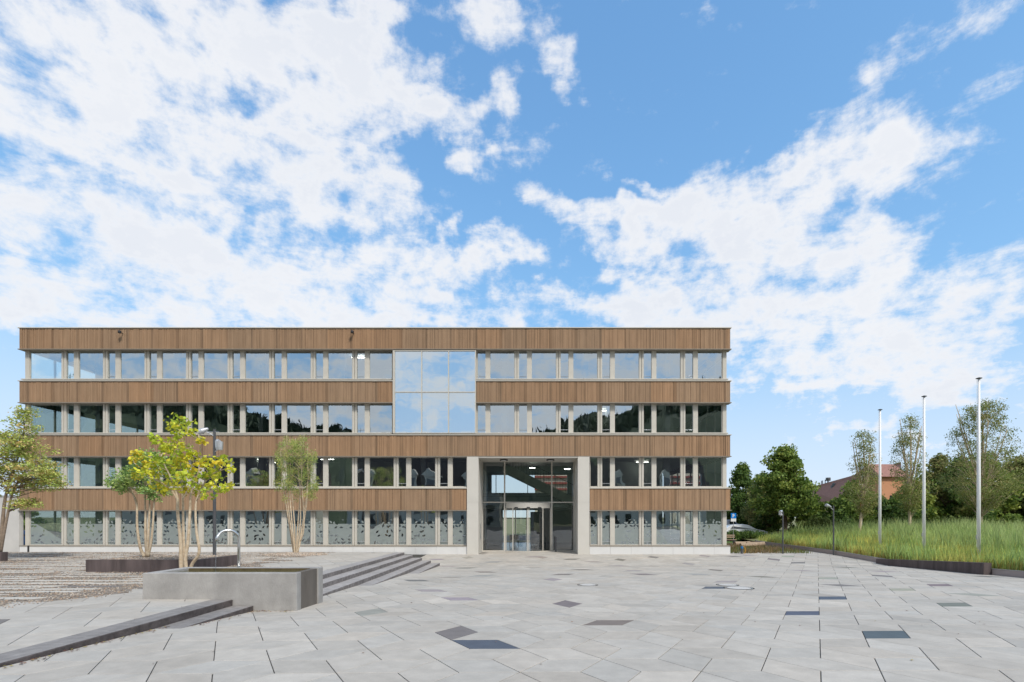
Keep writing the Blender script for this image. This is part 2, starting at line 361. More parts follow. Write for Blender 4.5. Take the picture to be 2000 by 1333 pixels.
def pave_col(r):
    v = .395 + r.gauss(0, .017); t = r.gauss(0, .004)
    if r.random() < .05: v += .035
    if r.random() < .06: v -= .04
    return ((v + t) * 1.05, v * .975, (v - t) * .865)
SIDE = .78
kinds = []
def rhombille(x0, x1, y0, y1, V0=(-.176, 6.57), rot=1.0):
    """interlocking 60 degree lozenges, three round every second corner"""
    out = []; kinds.clear(); c, s_ = cos(R(rot)), sin(R(rot)); a1 = (0, SIDE * 1.7320508); a2 = (SIDE * 1.5, SIDE * .8660254)
    e = [(SIDE * cos(R(60 * k)), SIDE * sin(R(60 * k))) for k in range(6)]
    for i in range(-40, 50):
        for j in range(-40, 60):
            vx = a2[0] * i + a1[0] * j; vy = a2[1] * i + a1[1] * j
            # edges leaving a six-fold corner at 60 + 60k degrees; lozenges owned: between edges k and k+1 for k = 0, 1, 2
            for k in (0, 1, 2):
                p, q = e[k], e[(k + 1) % 6]
                quad = [(vx, vy), (vx + p[0], vy + p[1]), (vx + p[0] + q[0], vy + p[1] + q[1]), (vx + q[0], vy + q[1])]
                quad = [(V0[0] + x * c - y * s_, V0[1] + x * s_ + y * c) for x, y in quad]
                cx = sum(t[0] for t in quad) / 4; cy = sum(t[1] for t in quad) / 4
                if x0 < cx < x1 and y0 < cy < y1: out.append(quad); kinds.append(k)
    return out
LZ = rhombille(-9, 22, 3.2, 37.5)
darks = [(952, 1259, 2, 2), (1357, 1147, 2, 0), (1578, 1163, 2, 0), (1575, 1191, 2, 0), (1730, 1231, 2, 0), (895, 1239, 1, 1), (1107, 1180, 1, 1), (1185, 1216, 1, 0), (712, 1197, 0), (905, 1168, 0),
         (840, 1153, 0), (812, 1135, 1), (878, 1128, 0), (950, 1117, 1), (960, 1124, 0), (1080, 1131, 0), (1100, 1123, 1), (1133, 1114, 1), (1245, 1122, 1), (1246, 1114, 0), (1041, 1110, 0),
         (915, 1109, 1), (880, 1107, 0), (863, 1094, 0), (905, 1089, 0), (975, 1098, 0), (1031, 1088, 0), (1112, 1092, 1), (1155, 1098, 0), (1212, 1094, 1), (1286, 1089, 1), (1373, 1087, 0),
         (1419, 1087, 1), (1478, 1086, 0), (1516, 1094, 1), (1559, 1100, 1), (1541, 1088, 0), (1390, 1113, 1), (1362, 1121, 0), (1406, 1135, 0), (1515, 1128, 1), (1570, 1114, 0),
         (1644, 1142, 1), (1706, 1116, 0), (1729, 1127, 1), (1873, 1144, 1, 0), (1880, 1160, 0), (1820, 1181, 1, 0), (1915, 1127, 1), (1640, 1108, 1), (1050, 1089, 0), (1760, 1150, 0), (1340, 1100, 0), (1200, 1106, 0), (1600, 1130, 0)]
dk = []
for (px, py, t, *kd) in darks:
    s = (py - VY) / F
    D = min((d_ / 10 for d_ in range(50, 360)), key=lambda d: abs(EYE - zp(d) - s * d))
    dk.append((PX(px, D), D, t, kd))
cent = [(sum(p[0] for p in q) / len(q), sum(p[1] for p in q) / len(q)) for q in LZ]
dark_of = {}
for (x, y, t, kd) in dk:
    k = min(range(len(LZ)), key=lambda n: (cent[n][0] - x) ** 2 + (cent[n][1] - y) ** 2 + (9 if kd and kinds[n] != kd[0] else 0)); dark_of[k] = t
DC = {0: (.285, .268, .25), 1: (.175, .16, .15), 2: (.085, .10, .13)}
r = random.Random(5); mb = MB()
for k, q in enumerate(LZ):
    c = pave_col(r)
    if k in dark_of: c = tuple(a * r.uniform(.92, 1.08) for a in DC[dark_of[k]])
    q = ccw(list(q)); q = clip(q, -1, 0, -X1 - .012); q = clip(q, 1, 0, 19.86) if q else q
    if not q: continue
    front = clip(q, 0, 1, 28.06); back = clip(q, 0, -1, -28.16)      # the channel line crosses at 28.1
    for part in (front, back):
        if not part: continue
        kk = [part]
        for D in (6.8, 9.75, 12.1):    # follow the falls
            nk = []
            for p in kk:
                a = clip(p, 0, 1, D); b = clip(p, 0, -1, -D)
                if len(a) > 2 and len(b) > 2 and area(a) > 1e-4 and area(b) > 1e-4 and False: nk += [a, b]
                else: nk.append(p)
            kk = nk
        for p in kk:
            p = clip(p, 0, 1, 37.0) if p else p
            if not p or len(p) < 3: continue
            if min(a[1] for a in p) > 34.1 and not (-3.6 < p[0][0] < 2.9) and p[0][0] < 13.3: continue
            slab(mb, p, zp, .0055, c)
# strip of terrace side ground beyond the steps
tag(mb.build('plaza_paving', M_pave, colattr=True), kind='structure')
m = MB(); m.box(-8.0, 19.86, 28.075, 28.145, zp(28.1) - .03, zp(28.1) - .006)
tag(m.build('drainage_channel', M_dark), kind='structure')

# terrace ------------------------------------------------------------------
m = MB()
yy = [-30, 12.1, 13.6, 28.1, 34.1]
for a, b in zip(yy, yy[1:]):
    m.face([(-60, a, zt(a) - .013), (tx(a), a, zt(a) - .013), (tx(b), b, zt(b) - .013), (-60, b, zt(b) - .013)])
tag(m.build('terrace_bed', M_joint), kind='structure')
# cheek below the terrace edge beyond the steps
m = MB(); m.faces([(X1, DS, -1), (tx(DB), DB, -1), (tx(DB), DB, zt(DB)), (X1, DS, 0)], [(0, 1, 2, 3)])
tag(m.build('terrace_edge', M_step), kind='structure')
LT = rhombille(-45, -6.5, 3.2, 35.5)
def gravel_zone(x, y):
    if y > 30.5 or x < -60: return False
    if y < 14.2: return x < -10.6 - .45 * (14.2 - y) * .4 + .35 * sin(y * 2.1)
    if y < 20: return x < -9.9 + .3 * sin(y * 3)
    return x < -11.0 - (y - 20) * .12 + .5 * sin(y * 2.3)
r = random.Random(8); mb = MB()
for q in LT:
    q = ccw(list(q)); cx = sum(p[0] for p in q) / 4; cy = sum(p[1] for p in q) / 4
    if gravel_zone(cx, cy) or cy > 34.3: continue
    if cy < DS + .5: q = clip(q, 1, 0, X1 - .50)
    else: q = clip(q, 1, 1.5 / 6, X1 - .02 + DS * 1.5 / 6)
    q = clip(q, 0, 1, 34.1) if q else q
    if not q or len(q) < 3: continue
    if (-12.85 < cx < -11.75 and 25.8 < cy < 27): continue
    c = pave_col(r)
    if r.random() < .03: c = DC[r.choice((0, 0, 1))]
    slab(mb, q, zt, .0055, c)
# long strip slabs lying in the gravel
occ = np.zeros((700, 560), bool)     # 5 cm raster of the strips: x from -44, y from 5
y = 7.0; row = 0
while y < 30.4:
    w = r.uniform(.26, .40); x = -40 + r.uniform(0, 2)
    while x < -9:
        l = r.uniform(.9, 2.6); sk = .10 * l
        cx, cy = x + l / 2, y + w / 2
        if gravel_zone(cx, cy) and gravel_zone(x + l, cy) and r.random() < .86 and not (-16.1 < cx < -11.7 and 17.8 < cy < 21.3) and (cx + 12.3) ** 2 + (cy - 26.3) ** 2 > 2.2:
            c = pave_col(r); c = tuple(a * 1.1 for a in c)
            if r.random() < .05: c = DC[r.choice((0, 0, 1, 1, 2))]
            ww = w * r.uniform(.8, 1.0); j = r.uniform(-.08, .08)
            for q_ in range(int(l / .05) + 3):
                ya_ = y + j + sk * .25 * q_ * .05 / l; occ[max(0, int((x + .05 + q_ * .05 + 44) / .05)), max(0, int((ya_ + .02 - 5) / .05)):max(0, int((ya_ + ww - .02 - 5) / .05))] = True
            slab(mb, [(x, y + j), (x + l, y + j + sk * .25), (x + l + .2, y + j + ww + sk * .25), (x + .12, y + j + ww)], lambda d: zt(d) + .004, .004, c)
        x += l + r.uniform(.05, .35)
    y += w + r.uniform(.16, .34)
tag(mb.build('terrace_paving', M_pave, colattr=True), kind='structure')
# gravel sheet + pebbles
m = MB(); m.box(-60, -9.3, 5.5, 31, -.02, -.006)
gb = MB()
for a, b in ((5.5, 28.1), (28.1, 31)):
    gb.face([(-60, a, zt(a) - .007), (-9.2, a, zt(a) - .007), (-9.2, b, zt(b) - .007), (-60, b, zt(b) - .007)])
tag(gb.build('gravel_bed', M_gravel), kind='structure')
def pebble_mesh(name, pts, sizes, cols, m):
    base = np.array([(1, 0, 0), (0, 1, 0), (-1, 0, 0), (0, -1, 0), (0, 0, .75), (0, 0, -.6)], float)
    fidx = np.array([(0, 1, 4), (1, 2, 4), (2, 3, 4), (3, 0, 4), (1, 0, 5), (2, 1, 5), (3, 2, 5), (0, 3, 5)])
    n = len(pts); ang = rng.uniform(0, 2 * pi, n); ca, sa = np.cos(ang), np.sin(ang)
    sc = sizes[:, None] * rng.uniform(.65, 1.2, (n, 3))
    v = base[None] * sc[:, None, :]
    x = v[:, :, 0] * ca[:, None] - v[:, :, 1] * sa[:, None]; y = v[:, :, 0] * sa[:, None] + v[:, :, 1] * ca[:, None]
    v = np.stack([x, y, v[:, :, 2]], 2) + pts[:, None, :]
    tri = v[:, fidx, :].reshape(-1, 3, 3)
    return quick_mesh(name, tri, 3, np.repeat(cols, 8, axis=0), m)
pp = []
for _ in range(110000):
    D = 7 + 24 * rng.random() ** 1.3; x = -9.2 - 26 * rng.random()
    if x < -1.04 * D - 1.5: continue
    if -44 < x < -9.1 and occ[int((x + 44) / .05), int((D - 5) / .05)] and rng.random() > .03: continue
    if gravel_zone(x, D) or (gravel_zone(x - .3, D) and rng.random() < .3): pp.append((x, D, zt(D) + .004))
pp = np.array(pp[:34000]); sz = rng.uniform(.012, .028, len(pp))
base = np.array([(.38, .32, .25), (.27, .22, .18), (.46, .40, .34), (.17, .15, .13), (.38, .27, .19)])
cl = base[rng.integers(0, 5, len(pp))] * rng.uniform(.8, 1.2, (len(pp), 1))
tag(pebble_mesh('pebbles', pp, sz, cl, M_peb), 'loose tan and grey pebbles filling the joints of the raised terrace', 'pebbles', kind='stuff')
# round gravel mound at the small tree
TX5, TY5 = -12.28, 26.4
pts = []
for _ in range(6000):
    a = rng.uniform(0, 2 * pi); q = sqrt(rng.random()); pts.append((TX5 + cos(a) * q * 1.65, TY5 + sin(a) * q * .9, .005 + .10 * (1 - q * q)))
pts = np.array(pts)
gm = MB(); prof = [(1.0, 0), (.8, .03), (.5, .07), (.2, .095), (.01, .1)]
vs = []; n = 24
for (q, z) in prof:
    for k in range(n): vs.append((TX5 + 1.7 * q * cos(2 * pi * k / n), TY5 + .95 * q * sin(2 * pi * k / n), z - .004))
gm.faces(vs, [(i * n + k, i * n + (k + 1) % n, (i + 1) * n + (k + 1) % n, (i + 1) * n + k) for i in range(4) for k in range(n)])
tag(gm.build('gravel_mound', M_gravel), kind='structure')
cl = (base[rng.integers(0, 5, len(pts))] * 1.05) * rng.uniform(.85, 1.2, (len(pts), 1))
tag(pebble_mesh('pebbles', pts, rng.uniform(.02, .045, len(pts)), cl, M_peb), 'brown pebble mound round the foot of the slender multi-stem tree', 'pebbles', kind='stuff')

# ------------------------------------------------------------------ steps
def step_mesh(x_edge, y0, y1, ztop, first=False):
    """one long stone step whose nosing runs away from the camera"""
    m = MB(); L_ = 1.6; y = y0
    while y < y1 - .05:
        e = min(y + L_, y1)
        if y1 - e < .4: e = y1
        a = x_edge - (.50 if first else TR + .02)
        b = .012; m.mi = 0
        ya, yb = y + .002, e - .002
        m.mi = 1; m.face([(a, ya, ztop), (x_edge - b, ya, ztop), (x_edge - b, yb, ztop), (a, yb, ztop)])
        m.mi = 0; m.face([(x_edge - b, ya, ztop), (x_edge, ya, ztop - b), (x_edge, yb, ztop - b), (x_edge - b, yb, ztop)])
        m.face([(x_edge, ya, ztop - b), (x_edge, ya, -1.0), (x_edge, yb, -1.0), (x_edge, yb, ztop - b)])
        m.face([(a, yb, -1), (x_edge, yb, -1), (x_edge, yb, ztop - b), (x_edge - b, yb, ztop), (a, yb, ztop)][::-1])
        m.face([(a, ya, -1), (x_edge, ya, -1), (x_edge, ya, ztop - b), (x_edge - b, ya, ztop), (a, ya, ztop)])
        m.face([(a, ya, -1), (a, ya, ztop), (a, yb, ztop), (a, yb, -1)])
        y = e
    return m
st = thing('staircase', 'five long shallow grey stone steps fanning out from the concrete water basin towards the entrance', 'steps', (X1, DS, zp(DS)))
st.location = (0, 0, 0)
for n in range(5):
    xe = X1 + TR * n
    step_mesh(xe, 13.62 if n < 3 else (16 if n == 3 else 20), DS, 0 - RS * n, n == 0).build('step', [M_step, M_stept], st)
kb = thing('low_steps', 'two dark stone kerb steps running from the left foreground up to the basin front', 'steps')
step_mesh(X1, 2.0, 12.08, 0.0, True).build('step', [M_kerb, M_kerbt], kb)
step_mesh(X1 + TR, 4.0, 12.08, -RS, False).build('step', [M_kerb, M_kerbt], kb)

# ------------------------------------------------------------------ basin
bx0, bx1, by0, by1, bz = -9.24, -5.60, 12.1, 13.62, EYE - 1.331
ba = thing('water_basin', 'long rectangular raw concrete water trough beside the steps', 'fountain')
m = MB(); T = .24
m.bevbox(bx0, bx1, by0, by0 + T, -.6, bz, .008)
m.build('front_wall', M_conc, ba)
m = MB(); m.bevbox(bx0, bx1, by1 - .30, by1, -.6, bz, .008); m.build('back_wall', M_conc, ba)
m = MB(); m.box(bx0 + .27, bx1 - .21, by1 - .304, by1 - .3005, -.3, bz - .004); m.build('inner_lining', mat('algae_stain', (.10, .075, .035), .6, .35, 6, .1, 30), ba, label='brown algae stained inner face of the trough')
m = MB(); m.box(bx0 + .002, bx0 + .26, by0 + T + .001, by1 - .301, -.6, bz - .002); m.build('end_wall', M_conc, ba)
m = MB(); m.box(bx1 - .20, bx1 - .035, by0 + T + .001, by1 - .301, -.55, bz - .012); m.build('overflow_wall', M_concd, ba, label='dark recessed end wall of the trough')
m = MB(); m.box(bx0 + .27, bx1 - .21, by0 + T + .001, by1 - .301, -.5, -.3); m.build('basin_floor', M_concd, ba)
m = MB(); m.face([(bx0 + .26, by0 + T, bz - .055), (bx1 - .2, by0 + T, bz - .055), (bx1 - .2, by1 - .3, bz - .055), (bx0 + .26, by1 - .3, bz - .055)])
tag(m.build('water', M_water), 'still olive brown water filling the concrete trough', 'water', kind='stuff')
# spout
sp = thing('water_spout', 'curved stainless steel pipe spout standing on the back rim of the water trough', 'fountain spout')
px_, py_ = PX(466.5, 13.45), 13.45
pts = [(px_, py_, bz)]; zt_ = PZ(1050, 13.45); ra = .178
pts.append((px_, py_, zt_ - .1))
for k in range(13):
    a = pi * k / 12; pts.append((px_ - ra + ra * cos(a), py_ - .35 * (k / 12), zt_ + ra * sin(a) * 1.08))
pts.append((pts[-1][0] - .012, pts[-1][1], zt_ - .09))
m = MB(); m.tube(pts, .035, 14); m.build('pipe', M_steel, sp, smooth=True)
m = MB(); m.lathe([(.062, 0), (.062, .012), (.04, .018)], (px_, py_, bz)); m.build('flange', M_steel, sp)
e = pts[-1]
M_wjet = glass_mat('water_jet', .25, (.95, .97, .98))
m = MB(); m.tube([(e[0], e[1], e[2]), (e[0] - .01, e[1] - .01, e[2] - .3), (e[0] - .015, e[1] - .02, bz - .055)], [.010, .007, .006], 8)
tag(m.build('water_jet', M_wjet), 'thin stream of water falling from the steel spout', 'water', kind='stuff')

# ------------------------------------------------------------------ steel edged planters
def planter_wall(pts, bots, tops, th=.3):
    m = MB(); n = len(pts)
    for i in range(n - 1):
        a, b = Vector(pts[i]), Vector(pts[i + 1]); d = (b - a).normalized(); nn = Vector((-d.y, d.x)) * th
        g_ = .004
        a2 = a + d * g_; b2 = b - d * g_
        vs = [(a2.x, a2.y, bots[i]), (b2.x, b2.y, bots[i + 1]), (b2.x + nn.x, b2.y + nn.y, bots[i + 1]), (a2.x + nn.x, a2.y + nn.y, bots[i]),
              (a2.x, a2.y, tops[i]), (b2.x, b2.y, tops[i + 1]), (b2.x + nn.x, b2.y + nn.y, tops[i + 1]), (a2.x + nn.x, a2.y + nn.y, tops[i])]
        m.faces(vs, [(0, 3, 2, 1), (4, 5, 6, 7), (0, 1, 5, 4), (1, 2, 6, 5), (2, 3, 7, 6), (3, 0, 4, 7)])
    return m
pl = thing('planter', 'long dark brown planter box behind the concrete trough', 'planter', (-13.9, 18, 0)); pl.location = (0, 0, 0)
xs = [-15.8, -14.72, -13.5, -12.02]
m = planter_wall([(x, 18.06) for x in xs], [-.1] * 4, [.44] * 4, .12); m.build('front_panel', M_steelr, pl)
for xa_ in (-12.14, -15.798):
    m = MB(); m.box(xa_, xa_ + .118, 18.19, 20.8, -.1, .405); m.build('side_panel', M_steelr, pl)
m = MB(); m.box(-15.67, -12.15, 20.7, 20.8, -.1, .38); m.build('back_panel', M_steelr, pl)
m = MB(); m.box(-15.67, -12.15, 18.19, 20.69, -.1, .405); m.build('soil', M_gravel, pl)
pts = np.array([(rng.uniform(-15.6, -12.2), rng.uniform(18.2, 20.6), .41) for _ in range(2500)])
tag(pebble_mesh('pebbles', pts, rng.uniform(.015, .035, len(pts)), base[rng.integers(0, 5, len(pts))] * 1.0, M_peb), 'pebble mulch inside the long dark brown planter', 'pebbles', kind='stuff')
pl2 = thing('planter', 'dark planter box at the left edge under the reddish leaved tree', 'planter')
m = MB(); m.box(-26.5, -23.30, 22.4, 22.7, -.1, .40); m.build('box', M_steelr, pl2)
pw = thing('planter_wall', 'low dark brown steel wall between the plaza and the tall grass', 'wall')
pts = []; bo = []; to = []
for k in range(6):
    t = k / 5; D = 29.2 + (22.2 - 29.2) * t
    pts.append((19.52, D)); bo.append(zp(D) - .25); to.append(EYE - (2.39 + (1.99 - 2.39) * t))
planter_wall(pts, bo, to, .35).build('panel', M_steelr, pw)

# low steel retaining edge between plaza and meadow
re_ = thing('retaining_edge', 'long low brownish steel edge holding back the tall grass along the plaza', 'wall')
yl = [4, 12.1, 20, 28.1, 34.1, 40, 46]
m = MB()
for a, b in zip(yl, yl[1:]):
    m.faces([(19.9, a, zp(a) - .3), (19.9, b, zp(b) - .3), (19.9, b, zp(b) + .27), (19.9, a, zp(a) + .27), (19.98, a, zp(a) + .27), (19.98, b, zp(b) + .27), (19.98, a, zp(a) - .3), (19.98, b, zp(b) - .3)], [(0, 3, 2, 1), (3, 4, 5, 2), (4, 6, 7, 5)])
m.build('panel', mat('edge_steel', (.36, .30, .28), .6, .12, 1.5, .1, 30), re_)
m = MB()
for a, b in zip(yl, yl[1:]):
    m.faces([(19.885, a, zp(a) + .275), (19.885, b, zp(b) + .275), (19.995, b, zp(b) + .275), (19.995, a, zp(a) + .275), (19.885, a, zp(a) + .25), (19.885, b, zp(b) + .25)], [(3, 2, 1, 0), (0, 1, 5, 4)])
m.build('top_strip', M_conc, re_)
m = MB()
for a, b in zip(yl, yl[1:]):
    m.face([(18.2, a, zp(a) - .03), (19.9, a, zp(a) - .03), (19.9, b, zp(b) - .03), (18.2, b, zp(b) - .03)])
tag(m.build('footpath', M_path), kind='structure')
n_ = 260; pts = []
for k in range(n_):
    if k < 150:
        y_ = rng.uniform(5.5, 12.0); x_ = X1 + .03 + abs(rng.normal(0, .10)); 
        if y_ > 9.8: x_ = X1 + TR + .03 + abs(rng.normal(0, .12))
    elif k < 200: x_ = rng.uniform(-6.6, -5.6); y_ = 12.08 - abs(rng.normal(0, .08))
    else: x_ = rng.uniform(-6.5, 12); y_ = rng.uniform(6.5, 22)
    pts.append((x_, y_, zp(y_) + .012))
pts = np.array(pts); vv_ = []
for p_ in pts:
    a_ = rng.uniform(0, 2 * pi); l_ = rng.uniform(.015, .035); ca_, sa_ = cos(a_), sin(a_)
    vv_.append([(p_[0] + ca_ * l_, p_[1] + sa_ * l_, p_[2]), (p_[0] - sa_ * l_ * .5, p_[1] + ca_ * l_ * .5, p_[2] + rng.uniform(0, .012)), (p_[0] - ca_ * l_, p_[1] - sa_ * l_, p_[2]), (p_[0] + sa_ * l_ * .5, p_[1] - ca_ * l_ * .5, p_[2] + rng.uniform(0, .012))])
tag(quick_mesh('fallen_leaves', np.array(vv_), 4, np.array([(.22, .10, .07), (.30, .16, .10), (.12, .07, .05), (.45, .36, .10)])[rng.integers(0, 4, n_)], M_leaf), 'dry reddish leaves scattered along the kerb steps and over the plaza', 'leaves', kind='stuff')
# manhole covers
for (px, py, rr, lb) in ((1148, 1143, .33, 'pale round manhole cover lying alone left of the pair'), (1421, 1143, .35, 'smaller pale round manhole cover of the pair, farther from the camera'), (1443, 1149, .44, 'larger pale round manhole cover of the pair, nearer to the camera')):
    s = (py - VY) / F; D = 1.88 / (s - .0286); x = PX(px, D); z = zp(D)
    t = thing('manhole_cover', lb, 'manhole cover', (x, D, z), 'manhole covers in the plaza')
    m = MB()
    n = 32
    for (r0, r1, nm, mt) in ((0, rr * .86, 'cover', M_concw), (rr * .90, rr, 'rim', M_steel)):
        q = MB(); vs = []
        for k in range(n):
            a = 2 * pi * k / n; vs.append((r1 * cos(a), r1 * sin(a), zp(D + r1 * sin(a)) - z + .008))
        if r0 == 0: q.faces(vs + [(v[0], v[1], v[2] - .03) for v in vs], [tuple(range(n))] + [(k, n + k, n + (k + 1) % n, (k + 1) % n) for k in range(n)])
        else:
            v2 = [(r0 * cos(2 * pi * k / n), r0 * sin(2 * pi * k / n), vs[k][2]) for k in range(n)]
            q.faces(vs + v2, [(k, (k + 1) % n, n + (k + 1) % n, n + k) for k in range(n)])
        q.build(nm, mt, t)
    q = MB(); v = [(rr * 1.12 * cos(2 * pi * k / n), rr * 1.12 * sin(2 * pi * k / n), zp(D + rr * 1.12 * sin(2 * pi * k / n)) - z + .004) for k in range(n)]
    q.faces(v, [tuple(range(n))]); q.build('joint', M_joint, t)

# ------------------------------------------------------------------ OFFICE BUILDING
B = thing('office_building', 'four storey office building with brown ribbed timber bands and rows of glass', 'building')
FX0, FX1 = -34.29, 13.13; DW = 34.46; DEP = 16.0
BANDS = [(PZ(998, DB), PZ(953, DB)), (PZ(892.5, DB), PZ(848.8, DB)), (PZ(787.5, DB), PZ(743.3, DB)), (PZ(683, DB), PZ(639.6, DB))]
wr = random.Random(21)
def band(x0, x1, z0, z1, name='timber_band', seamx=0):
    """ribbed timber spandrel: slats over a dark backing"""
    m = MB(); x = x0; pw_ = 1.66
    k = math.floor((x0 + 40) / pw_); r = random.Random(int(z0 * 10))
    cur = None
    base_t = 0
    while x < x1 - .005:
        kk = int((x + 40.3) / pw_)
        if kk != cur:
            cur = kk; r2 = random.Random(kk * 7 + int(z0 * 3)); tone = r2.uniform(.95, 1.06); warm = r2.uniform(-.04, .06)
            dense = r2.random()
            dark_in = r2.uniform(.3, 1.0); 
        fz = ((x + 40.3) / pw_) % 1
        cnt = globals().get('CNT', 0) + 1; globals()['CNT'] = cnt
        w = r.choice((.044, .050, .054)); gap = .024 if cnt % r.choice((2, 3, 3)) == 0 else .012
        if (fz * 3 + dense) % 1 > .72: gap = .009
        w = min(w, x1 - x)
        fx = ((x + 40.3) / pw_) % 1
        v = tone * r.uniform(.96, 1.04)
        if fx > .90: v *= .74
        if .28 < fx < .36 and dense > .6: v *= .86
        v *= 1 + .12 * (x + 34) / 47; m.col = (.318 * v * (1 + warm), .205 * v, .124 * v * (1 - warm))
        rec = r.choice((0, 0, .012, .02))
        m.box(x, x + w, DB + .03 + rec, DB + .075, z0 + .055, z1 - .06)
        x += w + gap
    m.build(name, M_wood, B, colattr=True)
for bi, (z0, z1) in enumerate(BANDS):
    segs = [(FX0, FX1)]
    if bi == 0: segs = [(FX0, PX(912, DB)), (PX(1151.6, DB), FX1)]
    if bi == 2: segs = [(FX0, PX(767, DB)), (PX(929.5, DB), FX1)]
    for (a, b) in segs:
        band(a + .02, b - .02, z0, z1)
        m = MB(); m.box(a, b, DB + .076, DW + .20, z0 + .05, z1 - .055); m.build('band_backing', M_back, B)
        oa = .06 if a == FX0 else 0; ob = .06 if b == FX1 else 0
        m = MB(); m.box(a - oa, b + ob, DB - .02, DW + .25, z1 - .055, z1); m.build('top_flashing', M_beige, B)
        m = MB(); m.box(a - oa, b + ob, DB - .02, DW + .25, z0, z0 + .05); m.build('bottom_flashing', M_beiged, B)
# band returns on both ends
for bi, (z0, z1) in enumerate(BANDS):
    for sx, x in ((-1, FX0), (1, FX1)):
        m = MB(); r = random.Random(bi * 5 + sx); y = DW + .26
        while y < DB + DEP:
            w = r.choice((.05, .06, .09)); v = r.uniform(.85, 1.1); m.col = (.318 * v, .205 * v, .124 * v)
            xa, xb = (x + .03, x + .075) if sx < 0 else (x - .075, x - .03)
            m.box(xa, xb, y, y + w, z0 + .055, z1 - .06); y += w + .016
        m.build('timber_band', M_wood, B, colattr=True)
        m = MB()
        xa, xb = (x + .076, x + .45) if sx < 0 else (x - .45, x - .076)
        m.box(xa, xb, DW + .26, DB + DEP, z0 + .002, z1 - .002); m.build('band_backing', M_back, B)
# roof + slabs
m = MB(); m.box(FX0 + .5, FX1 - .5, DW + .26, DB + DEP, BANDS[3][1] - .5, BANDS[3][1] - .2); m.build('roof', M_concw, B)
for bi, (z0, z1) in enumerate(BANDS):
    if bi == 3: continue
    m = MB()
    if bi == 0:
        m.box(FX0 + .46, PX(912, DB), DW + .26, DB + DEP, z0 + .25, z0 + .55); m.box(PX(1151.6, DB), FX1 - .46, DW + .26, DB + DEP, z0 + .25, z0 + .55)
        m.box(PX(912, DB) + .002, PX(1151.6, DB) - .002, DB + 9.5, DB + DEP, z0 + .25, z0 + .55)
    else: m.box(FX0 + .46, FX1 - .46, DW + .26, DB + DEP, z0 + .25, z0 + .55)
    m.build('floor_slab', M_ceil, B)
m = MB(); m.box(FX0 + .46, FX1 - .46, DW + .26, DB + DEP, BANDS[3][0] + .25, BANDS[3][0] + .5); m.build('floor_slab', M_ceil, B)
for a, b in ((FX0 + .2, PX(912, DB)), (PX(1151.6, DB), FX1 - .2)):
    m = MB(); m.box(a, b, DB + .36, DB + DEP, -.9, PZ(1066, DB) - .2); m.build('floor_slab', M_col, B)
# plinth panels
zb = zp(DB) - .3; ptop = PZ(1066.3, DB) - .05
for (a, b) in ((FX0 + .0, PX(912, DB) - .003), (PX(1151.6, DB) + .003, FX1)):
    m = MB(); x = a
    while x < b - .05:
        e = min(x + 1.39, b); m.bevbox(x + .004, e - .004, DB + .05, DB + .13, zb, ptop, .004); x = e
    m.box(a, b, DB + .131, DB + .34, zb, ptop - .02)
    m.build('plinth', M_plinth, B)
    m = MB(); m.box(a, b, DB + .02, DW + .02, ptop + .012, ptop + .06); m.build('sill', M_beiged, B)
# windows ------------------------------------------------------------------
S_ = DW / F
PER = 81.1 * S_; WW = 48.5 * S_; FR = 8.6 * S_; NW = 15.4 * S_
def wide_window(H, w=WW):
    root = MB(); t = .05
    root.box(-.0, w, 0, .09, 0, t * 1.1); root.box(0, w, 0, .09, H - t, H)
    root.box(0, t * .6, .0, .09, t * 1.1, H - t); root.box(w - t * .6, w, .0, .09, t * 1.1, H - t)
    o = root.build('window', M_beige, B)
    p = MB(); p.face([(t * .6, .05, t), (w - t * .6, .05, t), (w - t * .6, .05, H - t), (t * .6, .05, H - t)]); p.build('pane', M_glass, o)
    return o
def narrow_window(H):
    # mullion pair at left, opening light, broad post at right
    m = MB(); a = FR * .42; g_ = FR * .16
    m.box(-FR, -FR + a, -.03, .12, 0, H); m.box(-a, 0, -.03, .12, 0, H); m.box(-FR + a, -a, .03, .12, 0, H)
    m.box(NW, NW + FR, -.03, .14, 0, H)
    m.box(0, NW, 0, .09, 0, .05); m.box(0, NW, 0, .09, H - .05, H)
    o = m.build('narrow_window', M_beige, B)
    p = MB(); p.face([(0, .07, .05), (NW, .07, .05), (NW, .07, H - .05), (0, .07, H - .05)]); p.build('pane', M_glass, o)
    q = MB(); q.tube([(-.02, -.02, .24), (NW + .02, -.02, .24)], .013, 6); q.build('guard_rail', M_alu, o)
    return o
def post_only(name, x, w, z, H):
    m = MB(); m.box(x, x + w, DW - .03, DW + .12, z, z + H); return m.build(name, M_beige, B)
rows = []
for k, (yt, yb) in enumerate(((997.5, 1065.5), (892.6, 951.8), (787.6, 847.6), (683, 742.2))):
    z0 = PZ(yb, DW); z1 = PZ(yt, DW); rows.append((z0, z1))
HH = [b - a for a, b in rows]
ww_proto = {}; nw_proto = {}
pr_ = random.Random(77)
def place(proto, builder, key, x, z):
    o = place_(proto, builder, key, x, z)
    for ch in o.children:
        if ch.name.startswith('pane'): ch.rotation_euler = (R(pr_.uniform(-.28, .28)), 0, R(pr_.uniform(-.3, .3)))
    return o
def place_(proto, builder, key, x, z):
    if key not in proto:
        o = proto[key] = builder(); o.location = (x, DW, z); return o
    src = proto[key]; return copy_tree(src, B, (x, DW, z))
